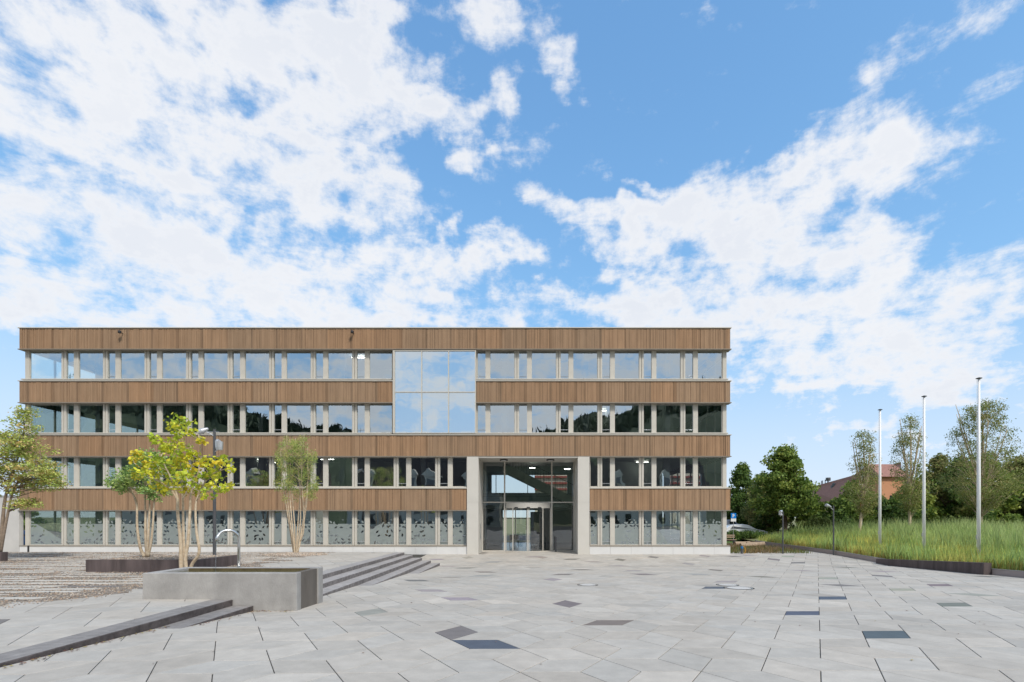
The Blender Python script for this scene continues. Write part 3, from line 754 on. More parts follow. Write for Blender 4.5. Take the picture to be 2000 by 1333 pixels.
for ri, (z0, z1) in enumerate(rows):
    H = HH[ri]; hk = 0 if ri == 0 else 1
    if ri > 0: H = HH[1]; z0 = z1 - H
    key = hk
    # left run
    limit = 912 if ri < 2 else 766.5
    # corner window (wider)
    xl = PX(57.8, DW); o = place(ww_proto, lambda: wide_window(H, 63 * S_), ('c', hk), xl, z0)
    post_only('corner_post', PX(50, DW), 7.6 * S_, z0, H)
    x = 153.5 - 24
    place(nw_proto, lambda: narrow_window(H), key, PX(129.5, DW), z0)
    n = 0
    while True:
        xw = 153.4 + 81.1 * n
        if xw > limit - 10: break
        avail = limit - xw
        if avail >= 48.5:
            place(ww_proto, lambda: wide_window(H), key, PX(xw, DW), z0)
            if avail > 81: place(nw_proto, lambda: narrow_window(H), key, PX(xw + 48.5 + 8.6, DW), z0)
        else:
            w = avail * S_ - .01
            place(ww_proto, lambda: wide_window(H, w), ('e', hk, round(avail)), PX(xw, DW), z0)
        n += 1
    # right run, anchored on the right corner window
    lim = 1152 if ri < 2 else 929.5
    n = 0
    while True:
        xw = 1362.3 - 81.1 * n
        xn = xw - 8.6 - 15.4
        if xw < lim: break
        if n == 0: place(ww_proto, lambda: wide_window(H), key, PX(xw, DW), z0); post_only('corner_post', PX(1411.6, DW), 7.2 * S_, z0, H)
        else: place(ww_proto, lambda: wide_window(H), key, PX(xw, DW), z0)
        if xn >= lim - 3: place(nw_proto, lambda: narrow_window(H), key, PX(xn, DW), z0)
        n += 1
    if ri < 2:
        place(ww_proto, lambda: wide_window(H, 15.2 * S_), ('s', hk), PX(1152.5, DW), z0)
    # sill strips and head
    for (a, b) in (((50, 912), (1152, 1418.8)) if ri < 2 else ((50, 767), (929.5, 1418.8))):
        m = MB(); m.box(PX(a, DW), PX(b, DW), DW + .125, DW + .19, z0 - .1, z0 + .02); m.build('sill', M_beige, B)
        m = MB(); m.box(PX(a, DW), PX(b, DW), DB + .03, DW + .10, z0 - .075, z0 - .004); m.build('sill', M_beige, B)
    # glazed ends of the building
    for sx, xx in ((-1, PX(50.5, DW)), (1, PX(1418.5, DW))):
        m = MB(); nseg = 8; L_ = (DEP - .8) / nseg
        for k in range(nseg + 1):
            y = DW + .15 + k * L_; m.box(xx - .05, xx + .05, y, y + .10, z0, z0 + H)
        m.box(xx - .045, xx + .045, DW + .15, DW + .15 + DEP - .8, z0 - .1, z0 + .05)
        w = m.build('side_glazing', M_beige, B)
        p = MB()
        for k in range(nseg):
            y = DW + .25 + k * L_; p.face([(xx, y, z0 + .05), (xx, y + L_ - .1, z0 + .05), (xx, y + L_ - .1, z0 + H), (xx, y, z0 + H)])
        p.build('pane', M_glass3, w)
    # interior
    mi = MB()
    zi0 = BANDS[ri - 1][0] + .55 if ri else ptop - .2; zi1 = BANDS[ri][0] + .25
    if ri > 1: spans = [(FX0 + 4.6, FX1 - 3.2)]
    else: spans = [(FX0 + 4.6, PX(912, DB)), (PX(1151.6, DB), FX1 - 3.2)]
    for (a, b) in spans: mi.box(a, b, DW + 5.0, DW + 5.15, zi0, zi1)
    r = random.Random(ri + 3); x = FX0 + 6
    mi.build('corridor_wall', M_int, B)
    mi = MB(); k = 0
    while x < FX1 - 4:
        if not (ri < 2 and PX(905, DB) < x < PX(1158, DB)) and r.random() < .6: mi.box(x, x + .12, DW + .35, DW + 4.99, zi0, zi1)
        x += PER * r.choice((1, 2, 2))
    mi.build('partition', M_int, B)
    x = FX0 + 4.2
    while x < FX1 - 1:
        if not (ri < 2 and PX(905, DB) < x < PX(1158, DB)):
            mi = MB(); mi.box(x, x + .34, DW + .7, DW + 1.04, zi0, zi1); mi.build('column', M_col, B)
        x += PER * 2
    for k in range(9):
        x = r.uniform(FX0 + 3, FX1 - 3)
        if ri < 2 and PX(890, DB) < x < PX(1170, DB): continue
        mi = MB(); yy_ = r.uniform(1.4, 4.5); mi.box(x, x + .9, DW + yy_, DW + yy_ + .10, zi1 - .16, zi1 - .12)
        mi.build('ceiling_lamp', M_lamp if r.random() < .3 else M_white, B)
    # desks and cupboards behind the glass
    mi = MB()
    x = FX0 + 2
    while x < FX1 - 3:
        if not (ri < 2 and PX(880, DB) < x < PX(1158, DB)) and r.random() < .55:
            y = DW + r.uniform(.8, 2.6); mi.box(x, x + 1.6, y, y + .8, zi0 + .70, zi0 + .74)
            for (ax, ay) in ((.03, .03), (1.53, .03), (.03, .73), (1.53, .73)): mi.box(x + ax, x + ax + .04, y + ay, y + ay + .04, zi0, zi0 + .70)
            if r.random() < .6: mi.box(x + .5, x + 1.1, y + .35, y + .38, zi0 + .85, zi0 + 1.2); mi.box(x + .78, x + .82, y + .35, y + .38, zi0 + .74, zi0 + .85)
        if r.random() < .15: mi.box(x, x + .9, DW + 4.4, DW + 4.9, zi0, zi0 + 1.9)
        x += r.uniform(2.2, 3.4)
    mi.build('desk', M_dark if ri % 2 else M_white, B)

# back wall of the building with openings behind the lobby
xa, xb = PX(912, DB), PX(1151.6, DB)
m = MB(); yb_ = DB + DEP
m.box(FX0 + 5, xa - .01, yb_ - .3, yb_, -.9, BANDS[3][0]); m.box(xb + .01, FX1 - 3.5, yb_ - .3, yb_, -.9, BANDS[3][0])
def bz_(py): return EYE - (py - VY) * (yb_ - .3) / F
def bx_(px): return (px - VX) * (yb_ - .3) / F
ops = [(968, 1100, 928, 963), (985, 1057, 998, 1068)]
# lobby back wall around two openings
m.box(xa, xb, yb_ - .3, yb_, bz_(928), BANDS[3][0])
m.box(xa, bx_(960), yb_ - .3, yb_, bz_(963), bz_(928)); m.box(bx_(1108), xb, yb_ - .3, yb_, bz_(963), bz_(928))
m.box(xa, xb, yb_ - .3, yb_, bz_(997), bz_(963))
m.box(xa, bx_(982), yb_ - .3, yb_, -.9, bz_(997)); m.box(bx_(1050), xb, yb_ - .3, yb_, -.9, bz_(997))
m.build('back_wall', M_int, B)
m = MB()
for px in (968, 1030, 1062, 1085): m.box(bx_(px), bx_(px) + .06, yb_ - .25, yb_ - .1, bz_(963), bz_(928))
for px in (1006, 1028): m.box(bx_(px), bx_(px) + .08, yb_ - .25, yb_ - .1, -.4, bz_(997))
m.box(bx_(982), bx_(1050), yb_ - .24, yb_ - .11, bz_(1014), bz_(1014) + .08)
m.build('rear_window_frame', M_black, B)
# lobby box
m = MB(); m.box(xa - .2, xa, DB + 2.9, yb_ - .3, -.5, BANDS[1][0] + .3); m.box(xb, xb + .2, DB + 2.9, yb_ - .3, -.5, BANDS[1][0] + .3); m.build('lobby_wall', M_int, B)
m = MB(); m.box(xa, xb, DB + 2.72, yb_ - .3, -.9, zp(DB) + .01); m.build('lobby_floor', mat('lobby_floor', (.22, .22, .23), .25, .1, 2), B)
m = MB(); m.box(PX(985, 42), PX(985, 42) + 5.2, 41.2, 44.5, BANDS[0][0] + .35, BANDS[0][0] + .6); m.build('gallery', M_ceil, B)
# lobby stair flight, rising to the left
m = MB(); a = (PX(1120, 40.5), PZ(972, 40.5)); b = (PX(986, 40.5), PZ(906, 40.5)); th = .75
m.faces([(a[0], 40, a[1] - th), (b[0], 40, b[1] - th), (b[0], 40, b[1]), (a[0], 40, a[1]), (a[0], 41.4, a[1] - th), (b[0], 41.4, b[1] - th), (b[0], 41.4, b[1]), (a[0], 41.4, a[1])],
        [(0, 1, 2, 3), (4, 7, 6, 5), (0, 4, 5, 1), (3, 2, 6, 7), (0, 3, 7, 4), (1, 5, 6, 2)]); m.build('stair_flight', M_green, B)
m = MB()
for k in range(26):
    t = k / 25; x = a[0] + (b[0] - a[0]) * t; z = a[1] + (b[1] - a[1]) * t; m.tube([(x, 40.06, z), (x, 40.06, z + .95)], .012, 5)
m.tube([(a[0], 40.06, a[1] + .95), (b[0], 40.06, b[1] + .95)], .02, 6); m.build('stair_railing', M_black, B)
m = MB(); x0 = PX(945, 43); x1_ = PX(1118, 43)
for dz_ in (0, .18): m.tube([(x0, 41.1, BANDS[0][0] + 1.25 + dz_), (x1_, 41.1, BANDS[0][0] + 1.25 + dz_)], .015, 5)
m.build('gallery_railing', M_black, B)
m = MB()
for (px, py) in ((1040, 915), (1108, 917)):
    p_ = P(px, py, 40.2 if px < 1100 else 38.5); m.box(p_.x - .22, p_.x + .22, p_.y, p_.y + .1, p_.z, p_.z + .05)
m.build('ceiling_lamp', M_lamp, B)
# concrete wall piece in the lobby
m = MB(); m.box(PX(1036, 45), PX(1058, 45), 45, 45.3, -.5, 2.4); m.build('lobby_wall', M_intd, B)
# lobby chair
for (px,) in ((1000,), (1008,)):
    x = PX(px, 44); z = zp(DB) + .02; c = thing('chair', 'black chair inside the lobby, %s of the two' % ('left' if px == 1000 else 'right'), 'chair', (x, 44, z), 'black chairs in the lobby')
    m = MB(); m.bevbox(-.22, .22, -.22, .22, .42, .47); m.build('seat', M_black, c)
    m = MB(); m.bevbox(-.21, .21, .18, .22, .5, .92); m.build('backrest', M_black, c)
    for sx in (-1, 1):
        for sy in (-1, 1):
            m = MB(); m.tube([(sx * .2, sy * .2, 0), (sx * .19, sy * .19, .45)], .014, 6); m.build('leg', M_black, c)

# entrance portal ----------------------------------------------------------
DG = 36.8; ztop = BANDS[1][0] - .006
for (a, b, c_, d_) in ((912, 934.6, 934.6, 941), (1128.5, 1151.5, 1128.5, 1122.4)):
    m = MB(); xa_, xb_ = PX(a, DB), PX(b, DB)
    zs = [zp(DB) - .1, PZ(981, DB) - .006, ztop]
    for z0_, z1_ in ((zs[0], zs[1] - .006), (zs[1] + .006, zs[2])): m.box(xa_ + .004, xb_ - .004, DB - .03, DG - .05, z0_, z1_)
    m.box(xa_ + .012, xb_ - .012, DB - .015, DG - .06, zs[0], zs[2] - .01)
    m.build('entrance_pier', M_portal, B)
m = MB()
for k in range(3):
    w = (PX(1128.5, DB) - PX(934.6, DB)) / 3; x = PX(934.6, DB) + k * w; m.box(x + .006, x + w - .006, DB + .0, DG + .3, ztop - .06, ztop - .002)
m.build('entrance_soffit', M_portal, B)
for px in (984, 1075):
    p_ = Vector((PX(px, DB + 1.0), DB + 1.0, ztop - .06)); m = MB(); m.lathe([(.27, 0), (.28, -.02), (.28, -.07), (.25, -.09), (.2, -.07)][::-1], p_, 24); l_ = m.build('downlight', M_black, B)
    m = MB(); m.lathe([(.19, -.082), (.19, -.075)], p_, 20); m.build('lens', M_white, l_)
G = MB()
gx0, gx1 = PX(941, DG), PX(1122.4, DG); gz0, gzt, gz1 = zp(DB) + .02, PZ(981.5, DG), PZ(900, DG)
mx = [gx0, PX(985.5, DG), PX(1077.7, DG), gx1]
for x in (gx0 + .04, mx[1], mx[2], gx1 - .04): G.box(x - .05, x + .05, DG, DG + .12, gzt + .04, gz1 - .05)
for x in (gx0 + .04, mx[1], mx[2], gx1 - .04): G.box(x - .05, x + .05, DG - .01, DG + .13, gz0, gzt - .04)
G.box(gx0, gx1, DG - .02, DG + .14, gzt - .038, gzt + .038); G.box(gx0, gx1, DG, DG + .12, gz1 - .05, gz1 + .2)
G.box(gx0 + .09, mx[1] - .051, DG, DG + .12, gz0, gz0 + .06); G.box(mx[2] + .051, gx1 - .09, DG, DG + .12, gz0, gz0 + .06)
gf = G.build('entrance_glazing', M_beige, B)
p = MB()
for a_, b_ in zip(mx, mx[1:]): p.face([(a_, DG + .06, gzt), (b_, DG + .06, gzt), (b_, DG + .06, gz1), (a_, DG + .06, gz1)])
for a_, b_ in ((mx[0], mx[1]), (mx[2], mx[3])): p.face([(a_, DG + .06, gz0), (b_, DG + .06, gz0), (b_, DG + .06, gzt), (a_, DG + .06, gzt)])
p.build('pane', M_glass3, gf)
# curved drum door
dc = ((mx[1] + mx[2]) / 2, DG + .35); hw = (mx[2] - mx[1]) / 2 - .10; bow = .75
def arc(t): return (dc[0] + hw * t, DG - bow * (1 - t * t) * .9 + .05)
dr = MB(); th2 = MB(); n = 16; zh0, zh1 = PZ(993, DG), gzt - .05
pts = [arc(-1 + 2 * k / n) for k in range(n + 1)]
for k in range(n):
    a_, b_ = pts[k], pts[k + 1]
    dr.faces([(a_[0], a_[1], zh0), (b_[0], b_[1], zh0), (b_[0], b_[1], zh1), (a_[0], a_[1], zh1), (a_[0], DG + .3, zh0), (b_[0], DG + .3, zh0), (b_[0], DG + .3, zh1), (a_[0], DG + .3, zh1)], [(0, 1, 2, 3), (0, 4, 5, 1), (3, 2, 6, 7)])
    th2.faces([(a_[0], a_[1], gz0 - .02), (b_[0], b_[1], gz0 - .02), (b_[0], b_[1], gz0 + .05), (a_[0], a_[1], gz0 + .05), (a_[0], a_[1] + .06, gz0 + .05), (b_[0], b_[1] + .06, gz0 + .05)], [(0, 1, 2, 3), (3, 2, 5, 4)])
door = dr.build('drum_door', M_portal, B); th2.build('threshold', M_beige, door)
m = MB()
for k in range(n):
    a_, b_ = pts[k], pts[k + 1]; m.face([(a_[0], a_[1] + .03, gz0 + .05), (b_[0], b_[1] + .03, gz0 + .05), (b_[0], b_[1] + .03, zh0), (a_[0], a_[1] + .03, zh0)])
m.build('pane', M_glass3, door)
m = MB()
for t in (-.68, -.035, .035, .66, -1, 1):
    q_ = arc(t); m.box(q_[0] - .028, q_[0] + .028, q_[1] - .015, q_[1] + .05, gz0 + .05, zh0)
m.build('door_stile', M_beige, door)
for px in (1008, 1032, 1054):
    t = (PX(px, DG - .5) - dc[0]) / hw; q_ = arc(t); m = MB(); m.bevbox(q_[0] - .12, q_[0] + .12, q_[1] - .09, q_[1] - .005, zh0 - .02, zh0 + .07, .02); m.build('sensor', M_black, door)
m = MB(); p_ = P(1085.5, 1078, DG - .5); m.bevbox(p_.x - .06, p_.x + .06, p_.y - .06, p_.y + .06, zp(35), zp(35) + 1.05, .015); tag(m.build('bollard', M_dark), 'slim dark push button post right of the drum door', 'post')
m = MB(); m.bevbox(PX(934.6, DB) - .01, PX(934.6, DB) + .03, DB + .9, DB + 1.2, .45, 1.5, .01); m.build('intercom_panel', M_steel, B)

# stair window flush with the bands
zw0, zw1 = PZ(847, DB), PZ(684.5, DB)
m = MB(); xs_ = [PX(767, DB), PX(823.2, DB), PX(875.8, DB), PX(929.6, DB)]
m.box(xs_[0], xs_[0] + .13, DB + .0, DB + .2, zw0, zw1); m.box(xs_[3] - .07, xs_[3], DB, DB + .2, zw0, zw1)
for x in xs_[1:3]: m.box(x - .03, x + .03, DB + .0, DB + .15, zw0 + .06, zw1 - .04)
m.box(xs_[0] + .13, xs_[3] - .07, DB + .01, DB + .16, PZ(766, DB) - .03, PZ(766, DB) + .03)
m.box(xs_[0] + .13, xs_[3] - .07, DB + .01, DB + .2, zw0, zw0 + .06); m.box(xs_[0] + .13, xs_[3] - .07, DB + .01, DB + .2, zw1 - .05, zw1)
sw = m.build('stair_window', M_beige, B)
for i in range(3):
    for (a_, b_) in ((zw0, PZ(766, DB)), (PZ(766, DB), zw1)):
        p = MB(); p.face([(xs_[i], DB + .08, a_), (xs_[i + 1], DB + .08, a_), (xs_[i + 1], DB + .08, b_), (xs_[i], DB + .08, b_)]); p.build('pane', M_glass2, sw)
m = MB(); m.box(xs_[0] - .1, xs_[3] + .1, DB + 1.5, DB + 1.6, zw0, zw1); m.build('stairwell_wall', M_int, B)
# roof band fittings
for px in (239.5, 690.5):
    q_ = P(px, 652, DB); m = MB(); m.box(q_.x - .02, q_.x + .02, DB - .22, DB + .04, q_.z - .02, q_.z + .02)
    o = m.build('floodlight', M_black, B); m = MB(); m.lathe([(.04, 0), (.10, .05), (.10, .16), (.05, .2)], (q_.x, DB - .25, q_.z - .08), 12); m.build('lamp_head', M_black, o)

# leaf film on ground floor panes -----------------------------------------
def film_mat():
    m = bpy.data.materials.new('leaf_film'); m.use_nodes = True; nt = m.node_tree; nt.nodes.clear(); N = nt.nodes.new; L = nt.links.new
    def ma(op, a, b=None, c=None, clamp=False):
        n = N('ShaderNodeMath'); n.operation = op; n.use_clamp = clamp
        for i, v in enumerate((a, b, c)):
            if v is None: continue
            if isinstance(v, (int, float)): n.inputs[i].default_value = v
            else: L(v, n.inputs[i])
        return n.outputs[0]
    tc = N('ShaderNodeTexCoord'); sp_ = N('ShaderNodeSeparateXYZ'); L(tc.outputs['Object'], sp_.inputs[0])
    def leaves(scale, seed, ln, wd):
        cb = N('ShaderNodeCombineXYZ'); L(ma('ADD', sp_.outputs[0], seed), cb.inputs[0]); L(sp_.outputs[2], cb.inputs[1])
        vo = N('ShaderNodeTexVoronoi'); vo.voronoi_dimensions = '2D'; vo.inputs['Scale'].default_value = scale; vo.inputs['Randomness'].default_value = .75; L(cb.outputs[0], vo.inputs['Vector'])
        sub = N('ShaderNodeVectorMath'); sub.operation = 'SUBTRACT'; L(cb.outputs[0], sub.inputs[0]); L(vo.outputs['Position'], sub.inputs[1])
        s2 = N('ShaderNodeSeparateXYZ'); L(sub.outputs[0], s2.inputs[0]); sc = N('ShaderNodeSeparateColor'); L(vo.outputs['Color'], sc.inputs[0])
        an = ma('MULTIPLY', sc.outputs[0], 6.28); c_ = ma('COSINE', an); s_ = ma('SINE', an)
        lx = ma('ADD', ma('MULTIPLY', s2.outputs[0], c_), ma('MULTIPLY', s2.outputs[1], s_)); ly = ma('SUBTRACT', ma('MULTIPLY', s2.outputs[1], c_), ma('MULTIPLY', s2.outputs[0], s_))
        q = ma('DIVIDE', lx, ln); wv = ma('MULTIPLY', ma('SUBTRACT', 1, ma('MULTIPLY', q, q)), wd)
        return ma('GREATER_THAN', wv, ma('ABSOLUTE', ly)), sc.outputs[1]
    z = sp_.outputs[2]
    cut, rnd = leaves(3.6, 0.0, .13, .062)
    dens = ma('ADD', ma('ADD', ma('MULTIPLY', ma('LESS_THAN', z, .30), .35), ma('MULTIPLY', ma('GREATER_THAN', z, 1.05), .35)), .42)
    cut = ma('MULTIPLY', cut, ma('LESS_THAN', rnd, dens))
    body = ma('LESS_THAN', z, 1.38)
    lv2, rn2 = leaves(4.2, 17.3, .11, .06)
    top = ma('MULTIPLY', ma('MULTIPLY', lv2, ma('LESS_THAN', rn2, .62)), ma('LESS_THAN', z, 1.68))
    mask = ma('MAXIMUM', ma('MULTIPLY', body, ma('SUBTRACT', 1, cut)), ma('MULTIPLY', top, ma('GREATER_THAN', z, 1.3)))
    n = N('ShaderNodeTexNoise'); n.inputs['Scale'].default_value = 2.0; L(tc.outputs['Object'], n.inputs['Vector'])
    mask = ma('MULTIPLY', mask, ma('MULTIPLY_ADD', n.outputs[0], .3, .60))
    df = N('ShaderNodeBsdfDiffuse'); df.inputs[0].default_value = (.36, .40, .385, 1); tl = N('ShaderNodeBsdfTranslucent'); tl.inputs[0].default_value = (.5, .55, .53, 1)
    mm = N('ShaderNodeMixShader'); mm.inputs[0].default_value = .25; L(df.outputs[0], mm.inputs[1]); L(tl.outputs[0], mm.inputs[2])
    tr = N('ShaderNodeBsdfTransparent'); mx_ = N('ShaderNodeMixShader'); L(mask, mx_.inputs[0]); L(tr.outputs[0], mx_.inputs[1]); L(mm.outputs[0], mx_.inputs[2])
    out = N('ShaderNodeOutputMaterial'); L(mx_.outputs[0], out.inputs[0]); return m
M_film = film_mat()
z0 = rows[0][0]
for (a, b) in ((58, 911), (1153, 1411)):
    m = MB(); y = DW + .045; m.face([(PX(a, DW), y, 0), (PX(b, DW), y, 0), (PX(b, DW), y, 1.8), (PX(a, DW), y, 1.8)])
    m.build('leaf_film', M_film, B, loc=(0, 0, z0 + .06))

# wall beside the building at the far left
cw = thing('concrete_wall', 'smooth pale concrete wall abutting the left end of the building', 'wall')
m = MB(); m.box(-60, FX0 - .03, DB + .06, DB + .35, -.9, PZ(971, DB)); m.build('wall', M_concw, cw)
m = MB(); m.box(-60, FX0 - .03, DB + .03, DB + .38, PZ(971, DB), PZ(968, DB)); m.build('coping', M_alu, cw)

# ------------------------------------------------------------------ lamps and masts
def spot(mb_, c, d, L_=.42, r0=.07, r1=.14):
    d = Vector(d).normalized(); c = Vector(c)
    mb_.tube([c - d * L_ * .5, c - d * L_ * .45, c + d * L_ * .1, c + d * L_ * .5], [r0 * .6, r0, r1, r1], 16)
x, y = PX(419, 24), 24.0
lp = thing('lamp_post', 'tall grey lamp post with two spotlights rising behind the yellow tree', 'lamp post', (x, y, 0))
m = MB(); m.tube([(0, 0, 0), (0, 0, 6.05)], [.075, .055], 14); m.lathe([(.12, 0), (.12, .02), (.08, .03)]); m.build('pole', M_dark, lp, smooth=False)
m = MB(); spot(m, (-.46, -.1, 5.98), (-.8, -.3, -.45), .46, .06, .13); m.tube([(0, 0, 5.72), (-.18, -.05, 5.85), (-.32, -.08, 5.92)], .025, 8); m.tube([(-.3, -.05, 5.93), (.22, 0, 5.93)], .012, 6); m.build('spotlight', M_alu, lp)
m = MB(); m.tube([(.27, -.05, 5.5), (.25, -.05, 5.48), (.25, -.05, 5.2), (.26, -.05, 5.08)], [.15, .17, .16, .14], 18); m.tube([(0, 0, 4.98), (.1, -.03, 5.05), (.2, -.05, 5.10)], .025, 8); m.build('spotlight', M_alu, lp, label='fat cylindrical spotlight hanging right of the pole')
for (px, ptop_, D, lb) in ((1529, 1000, 34.6, 'short dark lamp post with two round heads at the plaza corner'), (1628, 988, 33.6, 'short dark lamp post with an angled head at the edge of the tall grass')):
    x = PX(px, D); zg = zp(D) - .05; zt2 = PZ(ptop_, D)
    t = thing('lamp_post', lb, 'lamp post', (x, D, zg), 'short lamp posts at the plaza edge')
    h = zt2 - zg; m = MB(); m.tube([(0, 0, 0), (0, 0, h)], [.05, .04], 12); m.build('pole', M_dark, t)
    m = MB()
    if px < 1600:
        spot(m, (-.16, -.1, h + .02), (-.7, -.5, -.3), .28, .05, .10); spot(m, (-.10, .05, h - .18), (-.6, .2, .3), .26, .05, .09)
    else: spot(m, (-.36, -.05, h - .02), (-.9, -.1, .35), .40, .05, .10); m.tube([(0, 0, h - .3), (-.22, -.03, h - .12)], .022, 8)
    m.build('lamp_head', M_alu, t)
for (px, pt, D, lb) in ((1719, 802, 32.5, 'white flagpole farthest from the camera, shortest looking of three'), (1805, 776, 28.8, 'white flagpole in the middle of the three'), (1912, 741, 25.1, 'white flagpole nearest the camera, tallest looking of three')):
    x = PX(px, D); zg = -.45; h = PZ(pt, D) - zg
    t = thing('flagpole', lb, 'flagpole', (x, D, zg), 'flagpoles in the tall grass')
    m = MB(); m.tube([(0, 0, 0), (0, 0, h * .45), (0, 0, h)], [.072, .068, .05], 16); m.build('pole', M_white, t, smooth=True)
    m = MB(); m.lathe([(.05, 0), (.13, .03), (.13, .05), (.02, .09)], (0, 0, h)); m.build('cap', M_dark, t)
    m = MB(); m.tube([(-.11, 0, .9), (-.11, 0, h - .05)], .006, 5); m.build('rope', M_white, t)
    m = MB(); m.box(-.13, -.07, -.03, .03, 1.3, 1.5); m.build('cleat', M_alu, t)
# small black post at the plinth, far left
m = MB(); q_ = P(55.3, 1080, 33.5); m.tube([(0, 0, 0), (0, 0, .44)], .05, 10); o = m.build('bollard', M_black); o.location = (q_.x, 33.5, zt(33.5)); tag(o, 'short black post before the white plinth, far left', 'bollard')
# blue topped tap post at right corner
q_ = P(1449, 1082, 34.6); t = thing('hydrant_post', 'short dark post with blue fitting and orange hose by the building corner', 'post', (q_.x, 34.6, zp(34.6)))
m = MB(); m.tube([(0, 0, 0), (0, 0, .5), (0, 0, .55)], [.085, .085, .07], 12); m.build('body', M_dark, t)
m = MB(); m.tube([(0, 0, .36), (0, 0, .5)], .09, 12); m.build('band', mat('blue_plastic', (.02, .16, .38), .4, .05, 3), t)
m = MB(); m.tube([(.06, 0, .5), (.2, 0, .42), (.24, -.02, .2), (.17, 0, 0)], .025, 8); m.build('hose', mat('orange_plastic', (.55, .25, .03), .5, .05, 3), t)

# ------------------------------------------------------------------ TREES
def leaf_quads(cent, size, k=4, aspect=1.0, droop=0.0, flat=.0):
    n = len(cent); nrm = rng.normal(size=(n, 3)); nrm[:, 2] += flat * np.sign(nrm[:, 2] + 1e-6); nrm /= np.linalg.norm(nrm, axis=1)[:, None]
    t = rng.normal(size=(n, 3)); t[:, 2] -= droop; t -= nrm * np.sum(t * nrm, 1)[:, None]; t /= np.linalg.norm(t, axis=1)[:, None]; b = np.cross(nrm, t)
    s = size * rng.uniform(.6, 1.2, n)
    if k == 4: pat = [(-1, 0), (0, aspect * .6), (1, 0), (0, -aspect * .6)]
    else: pat = [(cos(2 * pi * i / k) * 1.0, sin(2 * pi * i / k) * aspect) for i in range(k)]
    v = np.stack([cent + t * (s * px)[:, None] + b * (s * py)[:, None] for px, py in pat], 1)
    return v
def tree(name, label, stems, clusters, nleaf, crad, lsize, palette, bark, cat='tree', group=None, k=4, aspect=1.0, flat=0, branch_r=.012, droop=0, wood_tone=None, sub=4, steep=.15, twig=1.0):
    """stems: list of (points, r0, r1). clusters: (n,3) points."""
    t = thing(name, label, cat, tuple(stems[0][0][0]), group)
    off = Vector(stems[0][0][0])
    w = MB(); allp = []
    for (pts, r0, r1) in stems:
        pts = [Vector(p) - off for p in pts]; n = len(pts)
        # smooth
        sm = []
        for i in range(n - 1):
            p0 = pts[max(i - 1, 0)]; p1 = pts[i]; p2 = pts[i + 1]; p3 = pts[min(i + 2, n - 1)]
            for q in range(sub):
                u = q / sub; sm.append(.5 * ((2 * p1) + (-p0 + p2) * u + (2 * p0 - 5 * p1 + 4 * p2 - p3) * u * u + (-p0 + 3 * p1 - 3 * p2 + p3) * u ** 3))
        sm.append(pts[-1]); m_ = len(sm)
        rr = [r0 + (r1 - r0) * i / (m_ - 1) for i in range(m_)]
        w.tube(sm, rr, 8); allp += list(zip(sm, rr))
    A = np.array([tuple(p) for p, _ in allp]); offn = np.array(off)
    C = np.asarray(clusters) - offn
    for c in C:
        if random.random() > twig: continue
        dz = c[2] - A[:, 2]; dist = np.linalg.norm(A - c, axis=1) + np.where(dz < steep * np.linalg.norm((A - c)[:, :2], axis=1), 3.0, 0)
        i = int(np.argmin(dist)); a = Vector(A[i]); b = Vector(c); mid = (a + b) / 2 + Vector((random.uniform(-.06, .06), random.uniform(-.06, .06), .04)) * (b - a).length
        r_ = min(allp[i][1] * .6, branch_r * (1 + (b - a).length)); w.tube([a, mid, b], [r_, r_ * .65, r_ * .25], 5, cap=False)
    w.build('trunk', bark, t, smooth=True)
    nl = max(1, nleaf // len(C)); cc = np.repeat(C, nl, axis=0)
    d = rng.normal(size=cc.shape); d /= np.linalg.norm(d, axis=1)[:, None]; d *= (rng.random(len(cc)) ** .45)[:, None]
    cr = np.asarray(crad) * np.repeat(rng.uniform(.65, 1.25, len(C)), nl)[:, None]
    cc = cc + d * cr
    v = leaf_quads(cc, lsize, k, aspect, droop, flat)
    pal = np.array(palette); ci = np.repeat(rng.integers(0, len(pal), len(C)), nl); cj = rng.integers(0, len(pal), len(cc)); pick = np.where(rng.random(len(cc)) < .6, ci, cj)
    cols = pal[pick] * rng.uniform(.75, 1.25, (len(cc), 1))
    quick_mesh('crown', v, len(v[0]), cols, M_leaf, t)
    return t
def ell(n, c, rx, ry, rz, hollow=.3):
    d = rng.normal(size=(n, 3)); d /= np.linalg.norm(d, axis=1)[:, None]; rr = hollow + (1 - hollow) * rng.random(n) ** .5
    return np.array(c) + d * rr[:, None] * np.array([rx, ry, rz])

# 1 yellow multi stem tree behind the trough
D = 16.6; P3 = lambda px, py, dd=0: P(px, py, D + dd)
ybase = P(362, 1132, D)
stems = [([ybase + Vector((-.06, 0, 0)), P3(354, 1105), P3(353, 1060), P3(347, 1000, -.1), P3(346, 970), P3(332, 930, .1), P3(313, 895, .2)], .075, .015),
         ([ybase + Vector((.02, .05, 0)), P3(360, 1080, .1), P3(358, 1030, .1), P3(357, 975, .1), P3(352, 900, .2), P3(350, 830, .2)], .06, .012),
         ([ybase + Vector((.10, 0, 0)), P3(362, 1095, -.1), P3(367, 1060, -.1), P3(371, 1000, -.1), P3(374, 960, 0), P3(392, 905, 0), P3(388, 850, .1)], .065, .012),
         ([ybase + Vector((.16, .02, 0)), P3(374, 1105), P3(389, 1080, -.1), P3(384, 1040, -.1), P3(382, 1000, -.1), P3(386, 970, -.1), P3(410, 930, -.2), P3(445, 915, -.3)], .06, .012),
         ([P3(346, 975), P3(338, 962), P3(322, 948), P3(290, 925, .2), P3(262, 905, .3)], .035, .01),
         ([P3(357, 975, .1), P3(365, 960, .1), P3(380, 930, .2), P3(372, 870, .2)], .03, .01),
         ([P3(386, 970, -.1), P3(400, 962, -.1), P3(425, 955, -.3), P3(440, 957, -.3)], .025, .01)]
